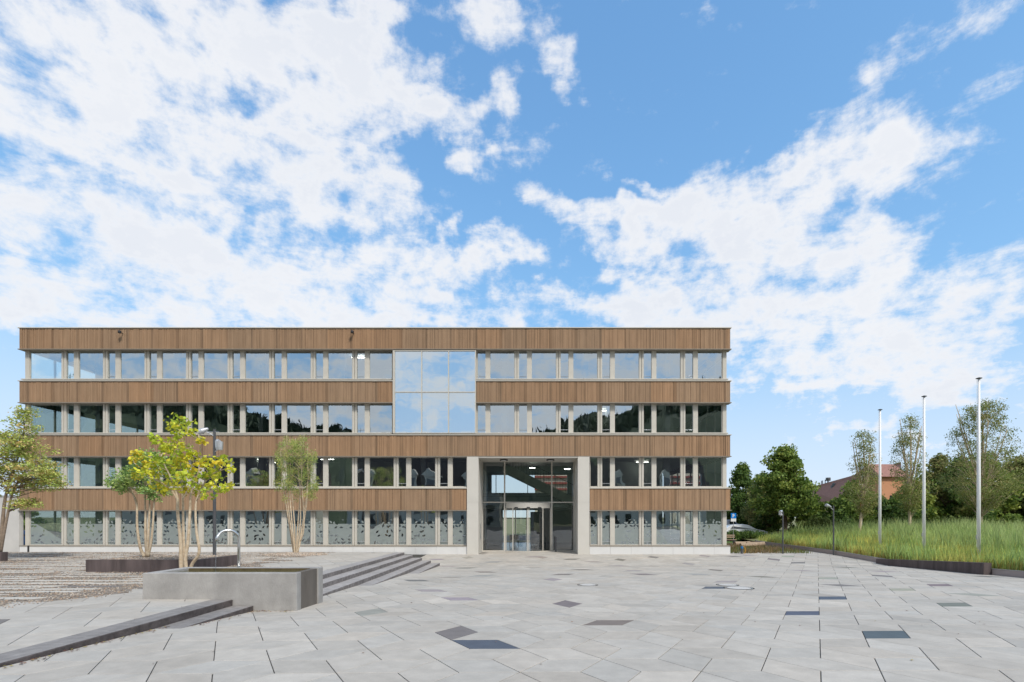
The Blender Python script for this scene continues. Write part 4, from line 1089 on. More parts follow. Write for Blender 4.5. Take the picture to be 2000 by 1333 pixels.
cl = [P3(px, py, random.uniform(-.8, .8)) for (px, py) in
      ((342, 822), (350, 840), (368, 828), (338, 835), (375, 845), (392, 862), (310, 862), (325, 875), (345, 870), (365, 880), (300, 855), (335, 890), (380, 890), (355, 905), (320, 905), (300, 895), (280, 890), (262, 898), (285, 910), (305, 925), (330, 925), (350, 930), (372, 920), (395, 905), (410, 900), (425, 905), (400, 930),
       (380, 945), (355, 950), (335, 948), (310, 945), (320, 960), (395, 955), (415, 945), (430, 955), (405, 965), (438, 957), (446, 948), (418, 925), (425, 930), (300, 910), (345, 855), (385, 960), (365, 960), (450, 918), (438, 885 + 15), (268, 925), (325, 915), (340, 945), (370, 935))]
cl += [P3(random.gauss(350, 45), random.gauss(915, 30), random.uniform(-1, 1)) for _ in range(12)]
tree('yellow_tree', 'yellow green leaved multi-stem tree directly behind the concrete trough', stems, [tuple(c) for c in cl], 2300, [.24, .30, .21], .060, [(.62, .62, .05), (.70, .68, .08), (.50, .58, .06), (.74, .60, .06), (.40, .52, .06)], M_bark, k=6, aspect=.85, flat=.25, branch_r=.010)
# 2 green multi stem tree in the planter
D = 19.6; gb_ = P(285, 1087, D)
stems = [([gb_ + Vector((-.05, 0, -.02)), P3(274, 1070), P3(268, 1030), P3(267, 985), P3(258, 960), P3(250, 935)], .06, .015),
         ([gb_ + Vector((.0, .05, -.02)), P3(284, 1040), P3(284, 1000), P3(283, 950), P3(285, 910)], .055, .012),
         ([gb_ + Vector((.04, 0, -.02)), P3(289, 1055), P3(292, 1000), P3(293, 950), P3(300, 900)], .055, .012),
         ([gb_ + Vector((.08, 0, -.02)), P3(295, 1060), P3(299, 1020), P3(301, 980), P3(306, 940), P3(312, 910)], .05, .012),
         ([P3(267, 990), P3(262, 972), P3(252, 955), P3(238, 945)], .025, .01)]
cl = np.vstack([ell(50, P3(262, 938), .75, .9, .55), ell(46, P3(290, 935), .75, .9, .75), ell(16, P3(290, 900), .6, .6, .5), ell(10, P3(238, 945), .3, .4, .25), ell(16, P3(308, 962), .4, .5, .3)])
tree('green_tree', 'mid green multi-stem tree rooted in the long brown planter', stems, cl, 5000, [.22, .24, .16], .050, [(.30, .44, .15), (.38, .52, .17), (.22, .35, .12), (.46, .56, .18)], M_bark, flat=.4, k=6, aspect=.6, branch_r=.008)
# 3 slender fine leaved tree
D = 26.4; b5 = P(577.5, 1084, D)
tops = [(548, 880), (556, 862), (566, 858), (577, 856), (588, 860), (600, 866), (612, 885), (560, 850), (594, 850)]
mids = [(561, 985), (566, 1010), (574, 1000), (586, 995), (592, 1010), (598, 975), (596, 960), (570, 975), (583, 970)]
stems = []
for i, (a, b) in enumerate(zip(tops, mids)):
    stems.append(([b5 + Vector((random.uniform(-.08, .08), random.uniform(-.05, .05), -.05)), P3(577 + (b[0] - 577) * .35, 1068, random.uniform(-.1, .1)), P3(b[0] + random.uniform(-2, 2), b[1] + 20, random.uniform(-.3, .3)), P3((a[0] + b[0]) / 2 + random.uniform(-3, 3), 940, random.uniform(-.4, .4)), P3(a[0], a[1], random.uniform(-.5, .5))], .05, .008))
cl = [tuple(P3(random.uniform(541, 618) if py > 880 else random.gauss(580, 16), py, random.uniform(-1, 1))) for py in np.concatenate([rng.uniform(885, 955, 90), rng.uniform(856, 885, 30), rng.uniform(950, 975, 14)])]
tree('slender_tree', 'slender fine leaved multi-stem tree on the round pebble mound', stems, cl, 9500, [.24, .26, .28], .054, [(.42, .46, .13), (.32, .41, .11), (.50, .48, .16), (.25, .36, .10)], M_bark, aspect=.45, branch_r=.008)
# 4 tree at left edge
D = 23.0; b0 = P(-8, 1079, D)
stems = [([b0, P3(2, 1050), P3(6, 1010), P3(10, 975), P3(22, 930), P3(40, 880), P3(48, 830)], .09, .02),
         ([b0 + Vector((.1, .1, 0)), P3(8, 1040), P3(16, 1000), P3(24, 965), P3(45, 925), P3(80, 895)], .07, .015),
         ([b0 + Vector((-.1, .1, 0)), P3(-8, 1030), P3(-14, 980), P3(-15, 900), P3(-10, 850)], .08, .02),
         ([b0 + Vector((-.2, 0, 0)), P3(-40, 1020), P3(-60, 960), P3(-75, 900)], .07, .02)]
cl = np.vstack([ell(120, P3(22, 905), 1.7, 1.6, 1.45), ell(12, P3(48, 812), .3, .4, .5), ell(60, P3(-40, 900), 1.6, 1.6, 1.6), ell(26, P3(45, 850), .55, .7, .9), ell(40, P3(75, 925), .85, .9, .75), ell(10, P3(100, 945), .5, .5, .35), ell(14, P3(48, 985), .6, .6, .25), ell(30, P3(10, 880), 1.0, 1.2, .9)])
tree('reddish_tree', 'olive and rust leaved multi-stem tree at the left edge', stems, cl, 14500, [.34, .38, .19], .062, [(.46, .54, .13), (.54, .56, .15), (.36, .46, .12), (.60, .44, .18), (.50, .58, .16), (.62, .60, .24)], mat('brown_bark', (.26, .20, .15), .9, .3, 9, .4, 30), flat=.5, k=4, aspect=.9)

# background trees to the right -------------------------------------------
def bg_tree(name, label, px, pyt, pyb, D, hw, nleaf, pal, lsize=.16, trunk=True, n=90, shape='round', zg=-.35, ts=.22, group=None, crad=.8, base_off=0, basef=.25, bark=None, steep=.15):
    x = PX(px, D); zt3 = PZ(pyt, D); zb_ = PZ(pyb, D); h = zt3 - zb_; c0 = Vector((x, D, zb_))
    base_ = Vector((x + base_off, D, zg))
    top = Vector((x, D, zt3))
    stems = [([base_, Vector((x + base_off * .8, D, zg + (zb_ - zg) * .5)), Vector((x, D, zb_ + h * .2)), Vector((x + .1, D, zb_ + h * .55)), Vector((x, D, zt3 - h * .08))], ts, .03)]
    for k in range(7 if steep < .5 else 9):
        a = random.uniform(0, 2 * pi); q = random.uniform(.1, .45)
        s_ = Vector((x, D, zb_ + h * q * .6)); e_ = s_ + Vector((cos(a) * hw * (.7 if steep < .5 else .45), sin(a) * hw * .6, h * (random.uniform(.25, .5) if steep < .5 else random.uniform(.45, .8))))
        stems.append(([s_, (s_ + e_) / 2 + Vector((0, 0, -.1)), e_], ts * .4, .02))
    if shape == 'round':
        pr = []
        for _ in range(n):
            q = random.random() ** 1.15; z = zb_ + h * (.04 + .90 * q); rr = hw * (sin(pi * min(1, (.12 + .88 * q) ** .66)) ** .75) * random.uniform(.35, 1.0) ; a = random.uniform(0, 2 * pi)
            rr *= 1 + .22 * sin(3 * a + px) + .2 * sin(5 * a + q * 11); z += h * .16 * (random.random() ** 2.5) * (q > .7)
            pr.append((x + rr * cos(a), D + rr * sin(a), z))
    else:      # airy upright crown: dense below, sparse above
        pr = []
        for _ in range(n):
            q = random.random() ** basef; q = q if shape == 'airy' else q; z = zb_ + h * q
            rr = hw * (1.0 - .62 * q ** 1.4) * (.25 + .75 * min(1, q * 4)) * sqrt(random.random()); a = random.uniform(0, 2 * pi); pr.append((x + rr * cos(a), D + rr * sin(a), z))
    return tree(name, label, stems, pr, nleaf, [crad, crad, crad * .7], lsize, pal, bark or M_barkd, group=group, branch_r=.02 if steep < .5 else .007, steep=steep, twig=1.0 if steep < .5 else .40)
GD = [(.10, .17, .04), (.13, .21, .05), (.065, .115, .03), (.19, .26, .055)]
GM = [(.18, .26, .055), (.24, .32, .065), (.12, .19, .04), (.32, .37, .08)]
GA = [(.27, .30, .09), (.33, .33, .11), (.20, .25, .08), (.36, .33, .13), (.24, .31, .09)]
GO = [(.24, .26, .08), (.30, .28, .10), (.18, .21, .07), (.34, .30, .12), (.22, .27, .08)]
bg_tree('leafy_tree', 'dark green round tree just right of the building end', 1450, 912, 1032, 60, 2.2, 15000, GD, .15, n=120)
bg_tree('leafy_tree', 'large bright green tree with bare trunk behind the short lamp post', 1533, 884, 1003, 50, 2.55, 24000, GM, .15, n=150, ts=.3)
bg_tree('leafy_tree', 'tree filling the gap between the dark tree and the large bright green tree', 1492, 935, 1028, 55, 2.2, 12000, GO, .14, n=90)
def shrub(label, px, pyt, pyb, D, hw, nl, pal, ls=.12, name='shrub', group='shrubs behind the meadow'):
    x = PX(px, D); z1_ = PZ(pyt, D); z0_ = PZ(pyb, D); h = z1_ - z0_
    st_ = [([Vector((x + random.uniform(-.2, .2), D, -.4)), Vector((x + dx_, D, z0_ + h * .35)), Vector((x + dx_ * 1.7, D, z0_ + h * .75))], .05, .012) for dx_ in (-hw * .4, 0, hw * .35)]
    cl_ = ell(max(20, int(nl / 160)), (x, D, z0_ + h * .5), hw, hw * .8, h * .48, .4)
    return tree(name, label, st_, cl_, nl, [.45, .45, .35], ls, pal, M_barkd, cat='shrub', group=group)
shrub('yellow green shrub below the brown tiled roof', 1592, 980, 1030, 52, 1.7, 7000, [(.17, .25, .04), (.21, .28, .05), (.10, .16, .03)])
shrub('round olive bush in front of the yellow green shrub', 1592, 1012, 1048, 46, 1.45, 7000, [(.12, .16, .04), (.15, .19, .05), (.09, .12, .03)], .08)
shrub('dark shrub left of the large bright green tree trunk', 1500, 1000, 1048, 54, 1.9, 6000, GD, .12)
shrub('dark shrub right of the large bright green tree trunk', 1556, 985, 1045, 54, 1.5, 6000, GD, .12)
HG = 'hedge trees behind the meadow'
hl = [(1640, 985, 1.6, 'dark hedge tree right of the yellow green shrub'), (1668, 950, 1.9, 'dark hedge tree behind the first airy birch-like tree'), (1705, 975, 2.0, 'dark hedge tree behind the farthest flagpole'), (1745, 985, 2.0, 'hedge tree under the orange house wall'), (1785, 950, 2.2, 'hedge tree behind the second airy tree'),
      (1835, 905, 2.6, 'tall hedge tree right of the middle flagpole'), (1880, 900, 2.6, 'hedge tree between the middle and the nearest flagpole'), (1930, 905, 2.8, 'hedge tree right of the nearest flagpole'), (1985, 900, 2.8, 'hedge tree at the right edge of view'), (2040, 890, 3.0, 'hedge tree beyond the right edge')]
for i, (px, pt, hw, lb) in enumerate(hl):
    bg_tree('hedge_tree', lb, px, pt, 1044, 47 + (i % 3), hw, 13000, (GD, GM, GO)[i % 3], .15, n=100, group=HG, zg=-.2)
AG = 'airy upright trees in the meadow'
bg_tree('airy_tree', 'airy upright tree behind the farthest flagpole with sparse top', 1686, 845, 1000, 40, 1.4, 8500, GA, .058, n=300, shape='airy', ts=.13, group=AG, crad=.42, base_off=-.35, basef=1.35, steep=.9, bark=M_bark)
bg_tree('airy_tree', 'airy upright tree left of the middle flagpole with pale trunk', 1777, 815, 995, 40, 1.5, 9000, GA, .058, n=300, shape='airy', ts=.13, group=AG, crad=.42, basef=1.35, steep=.9, bark=M_bark)
bg_tree('airy_tree', 'widest airy tree spreading behind the nearest flagpole', 1918, 790, 990, 40, 3.1, 22000, GA, .060, n=520, shape='airy', ts=.16, group=AG, crad=.48, base_off=-.15, basef=1.25, steep=.8, bark=M_bark)

# ------------------------------------------------------------------ meadow
def mz(x, y):      # mound surface
    e = max(0, min(1, (x - 20.0) / 6)); s = e * e * (3 - 2 * e)
    return zp(min(y, 60)) + .2 + s * .62 + .06 * sin(x * .9) * cos(y * .7)
m = MB(); xs_ = np.linspace(19.97, 70, 34); ys_ = np.linspace(8, 62, 28); vs = []
for y in ys_:
    for x in xs_: vs.append((x, y, mz(x, y)))
nx = len(xs_)
m.faces(vs, [(j * nx + i, j * nx + i + 1, (j + 1) * nx + i + 1, (j + 1) * nx + i) for j in range(len(ys_) - 1) for i in range(nx - 1)])
tag(m.build('mound', M_soil, smooth=True), kind='structure')
def blades(n, xr, yr, h0, h1, w, pal, zf, name, label, near=True):
    x = rng.uniform(*xr, n); y = yr[0] + (yr[1] - yr[0]) * rng.random(n) ** 1.2
    pn = np.sin(x * 1.3) * np.cos(y * .9) + np.sin(x * .37 + 2) * .8 + rng.normal(size=n) * .5
    keep = (x < 1.05 * y + 3); x, y, pn = x[keep], y[keep], pn[keep]; n = len(x)
    z = np.array([zf(a, b) for a, b in zip(x, y)])
    h = rng.uniform(h0, h1, n) * (1 + .30 * np.tanh(pn)); a = rng.uniform(0, 2 * pi, n); ww = w * rng.uniform(.6, 1.3, n)
    ln = rng.normal(scale=.16, size=(n, 2)) * h[:, None]
    b0_ = np.stack([x - np.cos(a) * ww, y - np.sin(a) * ww, z], 1); b1_ = np.stack([x + np.cos(a) * ww, y + np.sin(a) * ww, z], 1)
    m1 = np.stack([x + np.cos(a) * ww * .8 + ln[:, 0] * .4, y + np.sin(a) * ww * .8 + ln[:, 1] * .4, z + h * .6], 1); tp = np.stack([x + ln[:, 0], y + ln[:, 1], z + h], 1)
    m0 = np.stack([x - np.cos(a) * ww * .8 + ln[:, 0] * .4, y - np.sin(a) * ww * .8 + ln[:, 1] * .4, z + h * .6], 1)
    v = np.stack([b0_, b1_, m1, tp, m0], 1); pal = np.array(pal)
    t = np.clip((pn + 1.6) / 3.2 + rng.normal(size=n) * .15, 0, .999); ci = (t * len(pal)).astype(int)
    cols = pal[ci] * rng.uniform(.75, 1.25, (n, 1))
    return tag(quick_mesh(name, v, 5, cols, M_grassb), label, 'grass', kind='stuff')
PG = [(.66, .62, .18), (.56, .60, .17), (.42, .53, .16), (.34, .47, .15), (.42, .54, .20)]
blades(120000, (20.0, 52), (14, 46), .42, .95, .017, PG, mz, 'meadow_grass', 'tall green and yellow meadow grass around the flagpoles')
blades(5000, (20.0, 21.2), (14, 44), .25, .5, .016, [(.48, .36, .12), (.42, .40, .12)], mz, 'meadow_grass', 'shorter straw coloured grass along the edge of the footpath')
blades(30000, (23, 52), (22, 46), .9, 1.4, .016, [(.46, .56, .21), (.38, .49, .18), (.52, .60, .25)], mz, 'meadow_grass', 'taller soft green plumes standing above the meadow')
# ground right of the building
m = MB(); m.face([(13.0, 34.5, zp(34.5) - .03), (19.2, 34.5, zp(34.5) - .03), (19.2, 46, -.42), (13.0, 46, -.42)])
tag(m.build('gravel_ground', M_gravel), kind='structure')
m = MB(); m.face([(10, 46, -.42), (40, 46, -.42), (60, 90, -.1), (10, 90, -.1)]); tag(m.build('lawn', mat('lawn', (.10, .16, .04), .9, .2, 3), None), kind='structure')
m = MB(); m.face([(-60, 50.5, -.6), (30, 50.5, -.3), (30, 62, -.2), (-60, 62, -.5)]); tag(m.build('car_park', M_asph), kind='structure')
blades(5000, (13.3, 19.0), (34.8, 45), .08, .35, .016, [(.20, .20, .07), (.14, .18, .05), (.28, .2, .1)], lambda x, y: zp(34.5) - .03 + (y - 34.5) / 11.5 * (.42 - .55 + .55 - .42), 'weeds', 'sparse weeds on the gravel right of the building corner')
# logs
M_log = mat('log', (.36, .27, .19), .85, .25, 5, .4, 20)
for k, (px, py, D, L_, rr, an, lb) in enumerate(((1462, 1067, 41, 1.5, .17, .25, 'pale log lying on the gravel, nearest the hydrant post'), (1476, 1062, 42, 1.4, .2, -.2, 'thicker pale log with raised end at the meadow edge'), (1450, 1064, 42.6, 1.3, .2, .1, 'pale log left of the other two on the gravel'))):
    q_ = P(px, py, D); m = MB(); dx_ = cos(an) * L_ / 2; dy_ = sin(an) * L_ / 2
    m.tube([(-dx_, -dy_, rr), (-dx_ * .3, -dy_ * .3, rr * 1.05), (dx_ * .4, dy_ * .4, rr), (dx_, dy_, rr * 1.3)], [rr, rr * .95, rr, rr * .85], 10); o = m.build('log', M_log); o.location = (q_.x, D, -.50); tag(o, lb, 'log', 'logs on the gravel')
# bench at building end
bn = thing('park_bench', 'wooden bench half hidden behind the building corner', 'bench', (PX(1426, 44), 44, -.45))
m = MB(); 
for k in range(3): m.box(-.9, .5, -.2 + k * .14, -.09 + k * .14, .42, .46)
m.build('seat', M_log, bn)
m = MB(); m.box(-.9, .5, .24, .27, .6, .7); m.box(-.9, .5, .25, .28, .76, .86); m.build('backrest', M_log, bn)
for sx in (-.7, .35):
    m = MB(); m.box(sx - .03, sx + .03, -.18, .28, 0, .42); m.build('leg', M_dark, bn)
# parking sign
q_ = P(1432.3, 1011, 45); sg = thing('parking_sign', 'blue and white parking sign on a thin pole right of the building', 'sign', (q_.x, 45, -.45))
zz = q_.z + .45; m = MB(); m.tube([(0, 0, 0), (0, 0, zz + .4)], .028, 8); m.build('pole', M_alu, sg)
m = MB(); m.bevbox(-.23, .23, -.05, -.03, zz - .08, zz + .37, .004); pb = m.build('blue_panel', mat('sign_blue', (.01, .20, .62), .4, .03, 2), sg)
m = MB(); m.bevbox(-.23, .23, -.05, -.03, zz - .36, zz - .10, .004); m.build('white_panel', M_white, sg)
m = MB(); y_ = -.056; a0 = zz + .0
m.box(-.09, -.03, y_ - .004, y_, a0 - .0, a0 + .29)
n = 8; ri_, ro_ = .045, .095; cx, cz = -.03 + .02, a0 + .29 - ro_
for k in range(n):
    t0 = pi / 2 - pi * k / n; t1 = pi / 2 - pi * (k + 1) / n
    m.face([(cx + ri_ * cos(t0), y_ - .004, cz + ri_ * sin(t0)), (cx + ro_ * cos(t0), y_ - .004, cz + ro_ * sin(t0)), (cx + ro_ * cos(t1), y_ - .004, cz + ro_ * sin(t1)), (cx + ri_ * cos(t1), y_ - .004, cz + ri_ * sin(t1))][::-1])
m.box(-.03, cx, y_ - .004, y_, cz + ri_, cz + ro_); m.box(-.03, cx, y_ - .004, y_, cz - ro_, cz - ri_)
m.build('letter', M_white, pb)

# cars ---------------------------------------------------------------------
M_cglass = mat('car_glass', (.02, .025, .03), .08, .05, 2, spec=.8)
M_tyre = mat('tyre', (.02, .02, .02), .8, .1, 5)
def car(label, loc, rot, paint, van=False, group='cars parked behind the building'):
    t = thing('parked_car', label, 'car', loc, group); t.rotation_euler = (0, 0, rot)
    if van: prof = [(-2.2, .35), (-2.25, .9), (-2.15, 1.75), (-2.0, 1.88), (.9, 1.88), (1.5, 1.25), (2.15, 1.0), (2.3, .6), (2.25, .35)]
    else: prof = [(-2.05, .35), (-2.12, .75), (-2.0, 1.0), (-1.55, 1.35), (-1.2, 1.47), (-.2, 1.5), (.3, 1.42), (1.0, 1.02), (1.7, .9), (2.05, .72), (2.12, .5), (2.05, .32)]
    W = .86; m = MB(); n = len(prof)
    def hwid(z): return W * (1 - max(0, z - .95) * .28)
    rings = []
    for s, k in ((-1, 1.0), (-.93, 1.0), (.93, 1.0), (1, 1.0)):
        ring = []
        for (x, z) in prof:
            cx_, cz_ = 0, .8
            f = 1.0 if abs(s) < 1 else .96
            ring.append((cx_ + (x - cx_) * f, (1 if s > 0 else -1) * hwid(z) * (1.0 if abs(s) == 1 else .92) * 1.0, cz_ + (z - cz_) * f))
        rings.append(ring)
    order = [rings[0], rings[1], rings[2], rings[3]]
    vs = [p for rg in order for p in rg]; fs = [tuple(range(n)), tuple(reversed(range(3 * n, 4 * n)))]
    for a in range(3):
        for k in range(n): fs.append((a * n + k, (a + 1) * n + k, (a + 1) * n + (k + 1) % n, a * n + (k + 1) % n))
    m.faces(vs, fs); m.build('body', paint, t)
    m = MB()
    for s in (-1, 1):
        zr0, zr1 = (1.05, 1.38) if not van else (1.2, 1.7)
        q = [(-1.5, zr0), (.75, zr0), (.2, zr1), (-1.15, zr1)] if not van else [(.35, zr0), (1.3, zr0 - .02), (.85, zr1), (.35, zr1)]
        poly = [(x, s * (hwid(z) * .965 + .02), z) for (x, z) in q]
        m.face(poly if s < 0 else poly[::-1])
    m.face([(.36, -.66, 1.41), (1.02, -.74, 1.05), (1.02, .74, 1.05), (.36, .66, 1.41)] if not van else [(.96, -.62, 1.84), (1.5, -.72, 1.3), (1.5, .72, 1.3), (.96, .62, 1.84)])
    m.build('window', M_cglass, t)
    for sx in (-1.3, 1.32):
        for s in (-1, 1):
            m = MB(); m.tube([(sx, s * .72, .32), (sx, s * .90, .32)], .32, 18); w_ = m.build('wheel', M_tyre, t)
            m = MB(); m.tube([(sx, s * .90, .32), (sx, s * .915, .32)], [.2, .18], 14); m.build('rim', M_alu, w_)
    for s in (-1, 1):
        m = MB(); m.box(2.0, 2.12, s * .62 - .14, s * .62 + .14, .62, .76); m.build('headlight', M_white, t)
P_white = mat('white_car_paint', (.72, .73, .74), .25, .02, 2, spec=.6, coat=.6)
P_blue = mat('blue_car_paint', (.02, .06, .16), .2, .02, 2, spec=.6, coat=.6)
P_silver = mat('silver_blue_car_paint', (.30, .34, .42), .25, .02, 2, spec=.6, coat=.6)
car('white parked car behind the low hedge', (PX(1452, 52), 52, -.28), R(-6), P_white)
car('pale van half hidden by the building end, behind the white car', (PX(1414, 58), 58, -.25), R(0), P_silver, True)
car('dark blue car seen in the gap left of the building', (PX(38, 41), 41, -.6), R(80), P_blue)
shrub('low clipped hedge section before the white car', 1440, 1040, 1053, 49.5, 1.2, 4500, GD, .07, 'hedge', 'low hedge along the car park')
shrub('low clipped hedge section reaching the meadow', 1472, 1040, 1053, 49.5, 1.3, 4500, GD, .07, 'hedge', 'low hedge along the car park')
shrub('dark bushes seen in the gap left of the building', 30, 985, 1062, 44, 2.2, 6000, GD, .14, 'shrub', 'bushes left of the building')

# houses behind the trees ---------------------------------------------------
def house(label, x0, x1, y0, y1, z0, ze, zr, wall, roof, rot=0, ridge='x', skew=0, windows=(), name='house'):
    t = thing(name, label, 'house'); m = MB(); m.box(x0, x1, y0, y1, z0, ze); m.build('wall', wall, t)
    m = MB(); o = .5
    if ridge == 'x':
        ym = (y0 + y1) / 2
        m.faces([(x0 - o, y0 - o, ze - .3), (x1 + o, y0 - o, ze - .3), (x1 + o, y1 + o, ze - .3), (x0 - o, y1 + o, ze - .3), (x0 - o, ym, zr), (x1 + o, ym, zr)], [(0, 1, 5, 4), (2, 3, 4, 5), (0, 4, 3), (1, 2, 5), (0, 3, 2, 1)])
    else:
        xm = (x0 + x1) / 2
        m.faces([(x0 - o, y0 - o, ze - .3), (x1 + o, y0 - o, ze - .3), (x1 + o, y1 + o, ze - .3), (x0 - o, y1 + o, ze - .3), (xm, y0 - o, zr), (xm, y1 + o, zr)], [(0, 1, 4), (1, 2, 5, 4), (2, 3, 5), (3, 0, 4, 5), (0, 3, 2, 1)])
    m.build('roof', roof, t)
    return t
D = 78
H = thing('house', 'house with long sloping brown tiled roof behind the shrubs', 'house')
A = P(1576, 954, 88); Bp = P(1760, 903, 66); Cc = P(1585, 1012, 84); Dd = P(1760, 1012, 60)
roofn = MB(); th_ = Vector((0, .3, -.25))
q = [A, Bp, Dd, Cc]; vs = [tuple(p) for p in q] + [tuple(p + th_) for p in q]
roofn.faces(vs, [(3, 2, 1, 0), (4, 5, 6, 7), (0, 1, 5, 4), (2, 3, 7, 6), (1, 2, 6, 5), (3, 0, 4, 7)]); rf = roofn.build('roof', M_tile, H)
back = MB(); q = [A + Vector((0, .3, -.05)), Bp + Vector((0, .3, -.05)), Bp + Vector((4, 12, -6)), A + Vector((4, 12, -6))]; back.face(q[::-1]); back.build('roof', M_tile, H)
m = MB(); m.faces([(Cc.x, Cc.y + .5, -.6), (Dd.x, Dd.y + .5, -.6), (Dd.x, Dd.y + .5, Dd.z - .3), (Cc.x, Cc.y + .5, Cc.z - .3), (Cc.x + 5, Cc.y + 12, -.6), (Dd.x + 5, Dd.y + 12, -.6), (Dd.x + 5, Dd.y + 12, Dd.z), (Cc.x + 5, Cc.y + 12, Cc.z)], [(0, 1, 2, 3), (1, 5, 6, 2), (4, 0, 3, 7), (5, 4, 7, 6)]); m.build('wall', M_orange, H)
def on_roof(px, py):
    n_ = (Bp - A).cross(Cc - A); o_ = Vector((0, 0, EYE)); d_ = Vector(((px - VX) / F, 1, (VY - py) / F)); return o_ + d_ * ((A - o_).dot(n_) / d_.dot(n_))
for (px, py) in ((1595, 953), (1617, 936), (1630, 947), (1627, 951)):
    c_ = on_roof(px, py); m = MB(); m.bevbox(c_.x - .28, c_.x + .28, c_.y - .35, c_.y + .2, c_.z - .3, c_.z + .22, .05); m.build('roof_hatch', M_dark, rf)
for (px, py) in ((1599, 973), (1637, 965)):
    c_ = on_roof(px, py); m = MB(); e1 = (Bp - A).normalized(); e2 = (A - Cc).normalized(); c2 = c_ + Vector((0, -.12, .1))
    m.face([c2 - e1 * .35 - e2 * .8, c2 + e1 * .35 - e2 * .8, c2 + e1 * .35 + e2 * .8, c2 - e1 * .35 + e2 * .8]); m.build('skylight', M_cglass if px > 1600 else M_alu, rf)
for px in (1618, 1621, 1628, 1634, 1637):
    t_ = (px - 1576) / (1760 - 1576); a_ = A.lerp(Bp, min(1, t_ * .86)); m = MB(); m.tube([a_, a_ + Vector((0, 0, .55))], .07, 6); m.build('vent_pipe', M_dark, rf)
HO = thing('house', 'salmon orange rendered house wall between the airy trees', 'house')
q_ = P(1728, 925, 64); m = MB(); m.box(PX(1722, 62), PX(1772, 62), 62, 68, -.6, PZ(931, 62)); m.build('wall', M_orange, HO)
m = MB(); xa_, xb_, za_, zb2 = PX(1716, 62), PX(1778, 62), PZ(932, 62) + .01, PZ(903, 62); m.faces([(xa_, 61.6, za_), (xb_, 61.6, za_), (xb_, 68.4, za_), (xa_, 68.4, za_), (xa_ + .4, 64.5, zb2), (xb_ - .3, 64.5, zb2)], [(0, 1, 5, 4), (2, 3, 4, 5), (0, 4, 3), (1, 2, 5), (0, 3, 2, 1)]); m.build('roof', M_tile, HO)
m = MB(); m.box(PX(1738, 62), PX(1748, 62), 61.94, 62.01, PZ(985, 62), PZ(968, 62)); m.build('window', M_cglass, HO)
# garden mast with red white blue pennant
D = 44; t = thing('garden_mast', 'thin mast with limp red white and blue flag among the airy trees', 'flagpole', (PX(1683, D), D, -.2))
h = PZ(928, D) + .2; m = MB(); m.tube([(0, 0, 0), (0, 0, h)], [.045, .03], 8); m.tube([(-.15, 0, h - .03), (.75, 0, h - .05)], .012, 5); m.build('pole', M_white, t)
fl = [((.7, .7, .7), 'white'), ((.05, .1, .35), 'blue'), ((.5, .06, .05), 'red')]
m = MB(); z = h - .8
for k, (c_, nm) in enumerate(fl * 1):
    m.col = c_; z1_ = z - .75
    for j in range(4):
        xa_ = -.13 + j * .06; m.face([(xa_, -.06 + .05 * (j % 2), z), (xa_ + .06, -.06 + .05 * ((j + 1) % 2), z), (xa_ + .06, -.06 + .05 * ((j + 1) % 2), z1_), (xa_, -.06 + .05 * (j % 2), z1_)])
    z = z1_
m.build('flag', mat('flag_cloth', (1, 1, 1), .8, .08, 5, attr=True), t, colattr=True)
# red and white house seen through the lobby
H3 = thing('house', 'red and white house seen through the lobby glass', 'house')
yH = 75; m = MB(); m.box(PX(1045, yH), PX(1130, yH), yH, yH + 8, -.6, PZ(924, yH)); m.build('wall', M_cream, H3)
for k in range(3):
    m = MB(); zz_ = PZ(958 - k * 12, yH); m.box(PX(1044, yH), PX(1131, yH), yH - .4, yH - .02, zz_, zz_ + .28); m.build('balcony', mat('red_panel', (.20, .04, .035), .7, .05, 2) if k == 0 else MATS['red_panel'], H3)

# ------------------------------------------------------------------ what the glass mirrors, behind the camera
prof = [(-1.4, .30), (-1.0, .27), (-.7, .245), (-.6, .225), (-.5, .20), (-.42, .178), (-.35, .168), (-.28, .150), (-.1, .135), (-.03, .155), (.03, .175), (.10, .197), (.18, .218), (.3, .25), (.45, .28), (.7, .30), (1.2, .32)]
DH = 330.0
def ridge(t):
    for (a, ea), (b, eb) in zip(prof, prof[1:]):
        if t <= b: return ea + (eb - ea) * (t - a) / (b - a)
    return prof[-1][1]
m = MB(); vs = []; nt_ = 160; cols_ = 10
M_forest = mat('forest', (.018, .03, .012), .95, .4, .08, 1, .3, col2=(.04, .055, .02))
for i in range(nt_ + 1):
    t_ = -1.4 + 2.6 * i / nt_
    for j in range(cols_ + 1):
        q = j / cols_; dist = 69 + 130 + (DH - 130) * q
        z = -1 + (ridge(t_) * (69 + DH) + 1) * (q ** 1.2) + random.uniform(-2.5, 2.5) * (j > 0)
        vs.append((t_ * dist + random.uniform(-1, 1), 69 - dist, z))
c1 = cols_ + 1
m.faces(vs, [(i * c1 + j, i * c1 + j + 1, (i + 1) * c1 + j + 1, (i + 1) * c1 + j) for i in range(nt_) for j in range(cols_)])
tag(m.build('hills', M_forest), kind='structure')
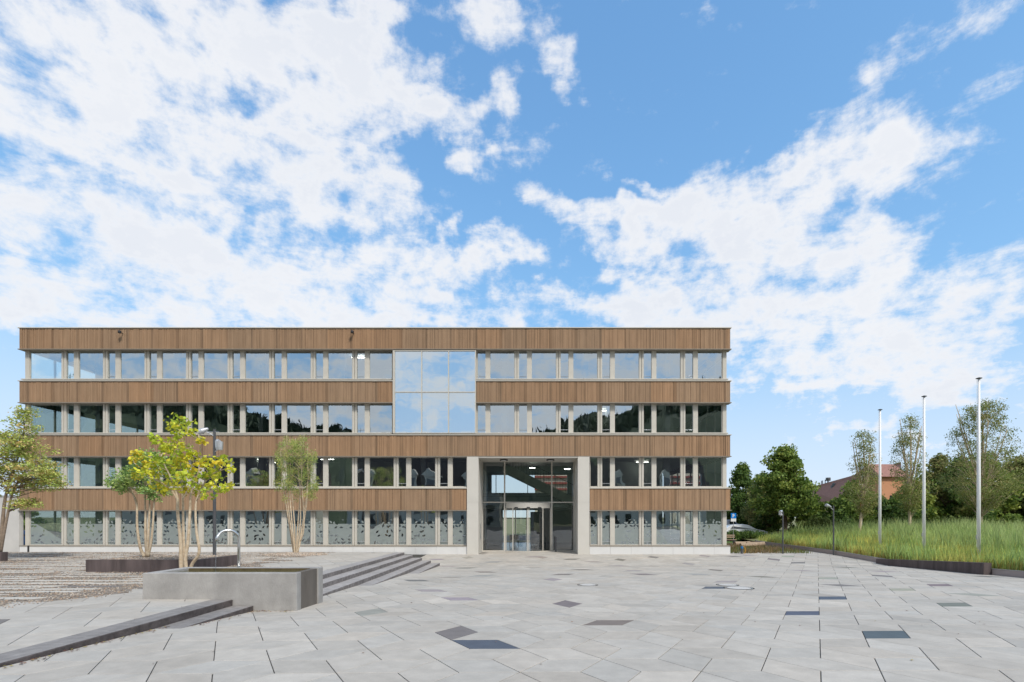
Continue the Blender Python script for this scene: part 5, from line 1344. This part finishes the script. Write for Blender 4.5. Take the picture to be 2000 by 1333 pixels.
# conifers along the ridge
nC = 5000; tt = rng.uniform(-1.2, 1.0, nC); vv = []; 
tri = []
for t_ in tt:
    dist = 69 + DH * random.uniform(.85, 1.0) ; z = ridge(t_) * (69 + DH) * ((dist - 199) / (DH - 130)) ** 1.2; x = t_ * dist; y = 69 - dist; h = random.uniform(2.0, 5.5); w_ = h * .42
    for k in range(2):
        a = random.uniform(0, pi); tri.append([(x - w_ * cos(a), y - w_ * sin(a), z - 3), (x + w_ * cos(a), y + w_ * sin(a), z - 3), (x, y, z + h)])
tri = np.array(tri); o = quick_mesh('ridge_forest', tri, 3, np.tile(np.array([[.02, .035, .015]]), (len(tri), 1)) * rng.uniform(.6, 1.4, (len(tri), 1)), M_leaf)
tag(o, 'dark conifer wood on the ridge mirrored in the upper windows', 'forest', kind='stuff')
# houses across the square (mirrored in the lower windows)
def rhouse(label, t0, t1, y, el_e, el_r, dorm):
    dd = 69 - y; x0, x1_ = t0 * dd, t1 * dd
    t = house(label, x0, x1_, y - 12, y, -1, EYE + el_e * dd, EYE + el_r * dd, M_cream, M_tiled)
    t['group'] = 'houses across the square'
    for tx_ in dorm:
        x = tx_ * dd; ze = EYE + el_e * dd; m = MB(); m.box(x - 1.1, x + 1.1, y - 3, y - .3, ze + .4, ze + 3.2)
        m.faces([(x - 1.4, y - .2, ze + 3.2), (x + 1.4, y - .2, ze + 3.2), (x, y - .2, ze + 4.6), (x - 1.4, y - 4, ze + 3.2), (x + 1.4, y - 4, ze + 3.2), (x, y - 4, ze + 4.6)], [(0, 2, 1), (0, 3, 5, 2), (2, 5, 4, 1), (3, 4, 5)])
        d_ = m.build('dormer', M_cream, t); m = MB(); m.box(x - .65, x + .65, y - .29, y - .22, ze + .9, ze + 2.7); m.build('window', M_cglass, d_)
    m = MB(); x = x0 + 1.5
    while x < x1_ - 2: m.box(x, x + 1.1, y + .01, y + .06, 3, 4.6); m.box(x, x + 1.1, y + .01, y + .06, .2, 1.9); x += 3
    m.build('window', M_cglass, t)
rhouse('dark roofed house across the square with white dormers, centre', -.36, -.07, -38, .055, .14, (-.325, -.235, -.2, -.12))
rhouse('dark roofed house across the square, left', -.80, -.44, -46, .05, .12, (-.7, -.55))
rhouse('dark roofed house across the square, right', .10, .34, -50, .05, .115, (.16, .26))
m = MB(); m.face([(-90, -34, -.94), (90, -34, -.94), (90, -24, -.94), (-90, -24, -.94)]); tag(m.build('road', M_asph), kind='structure')
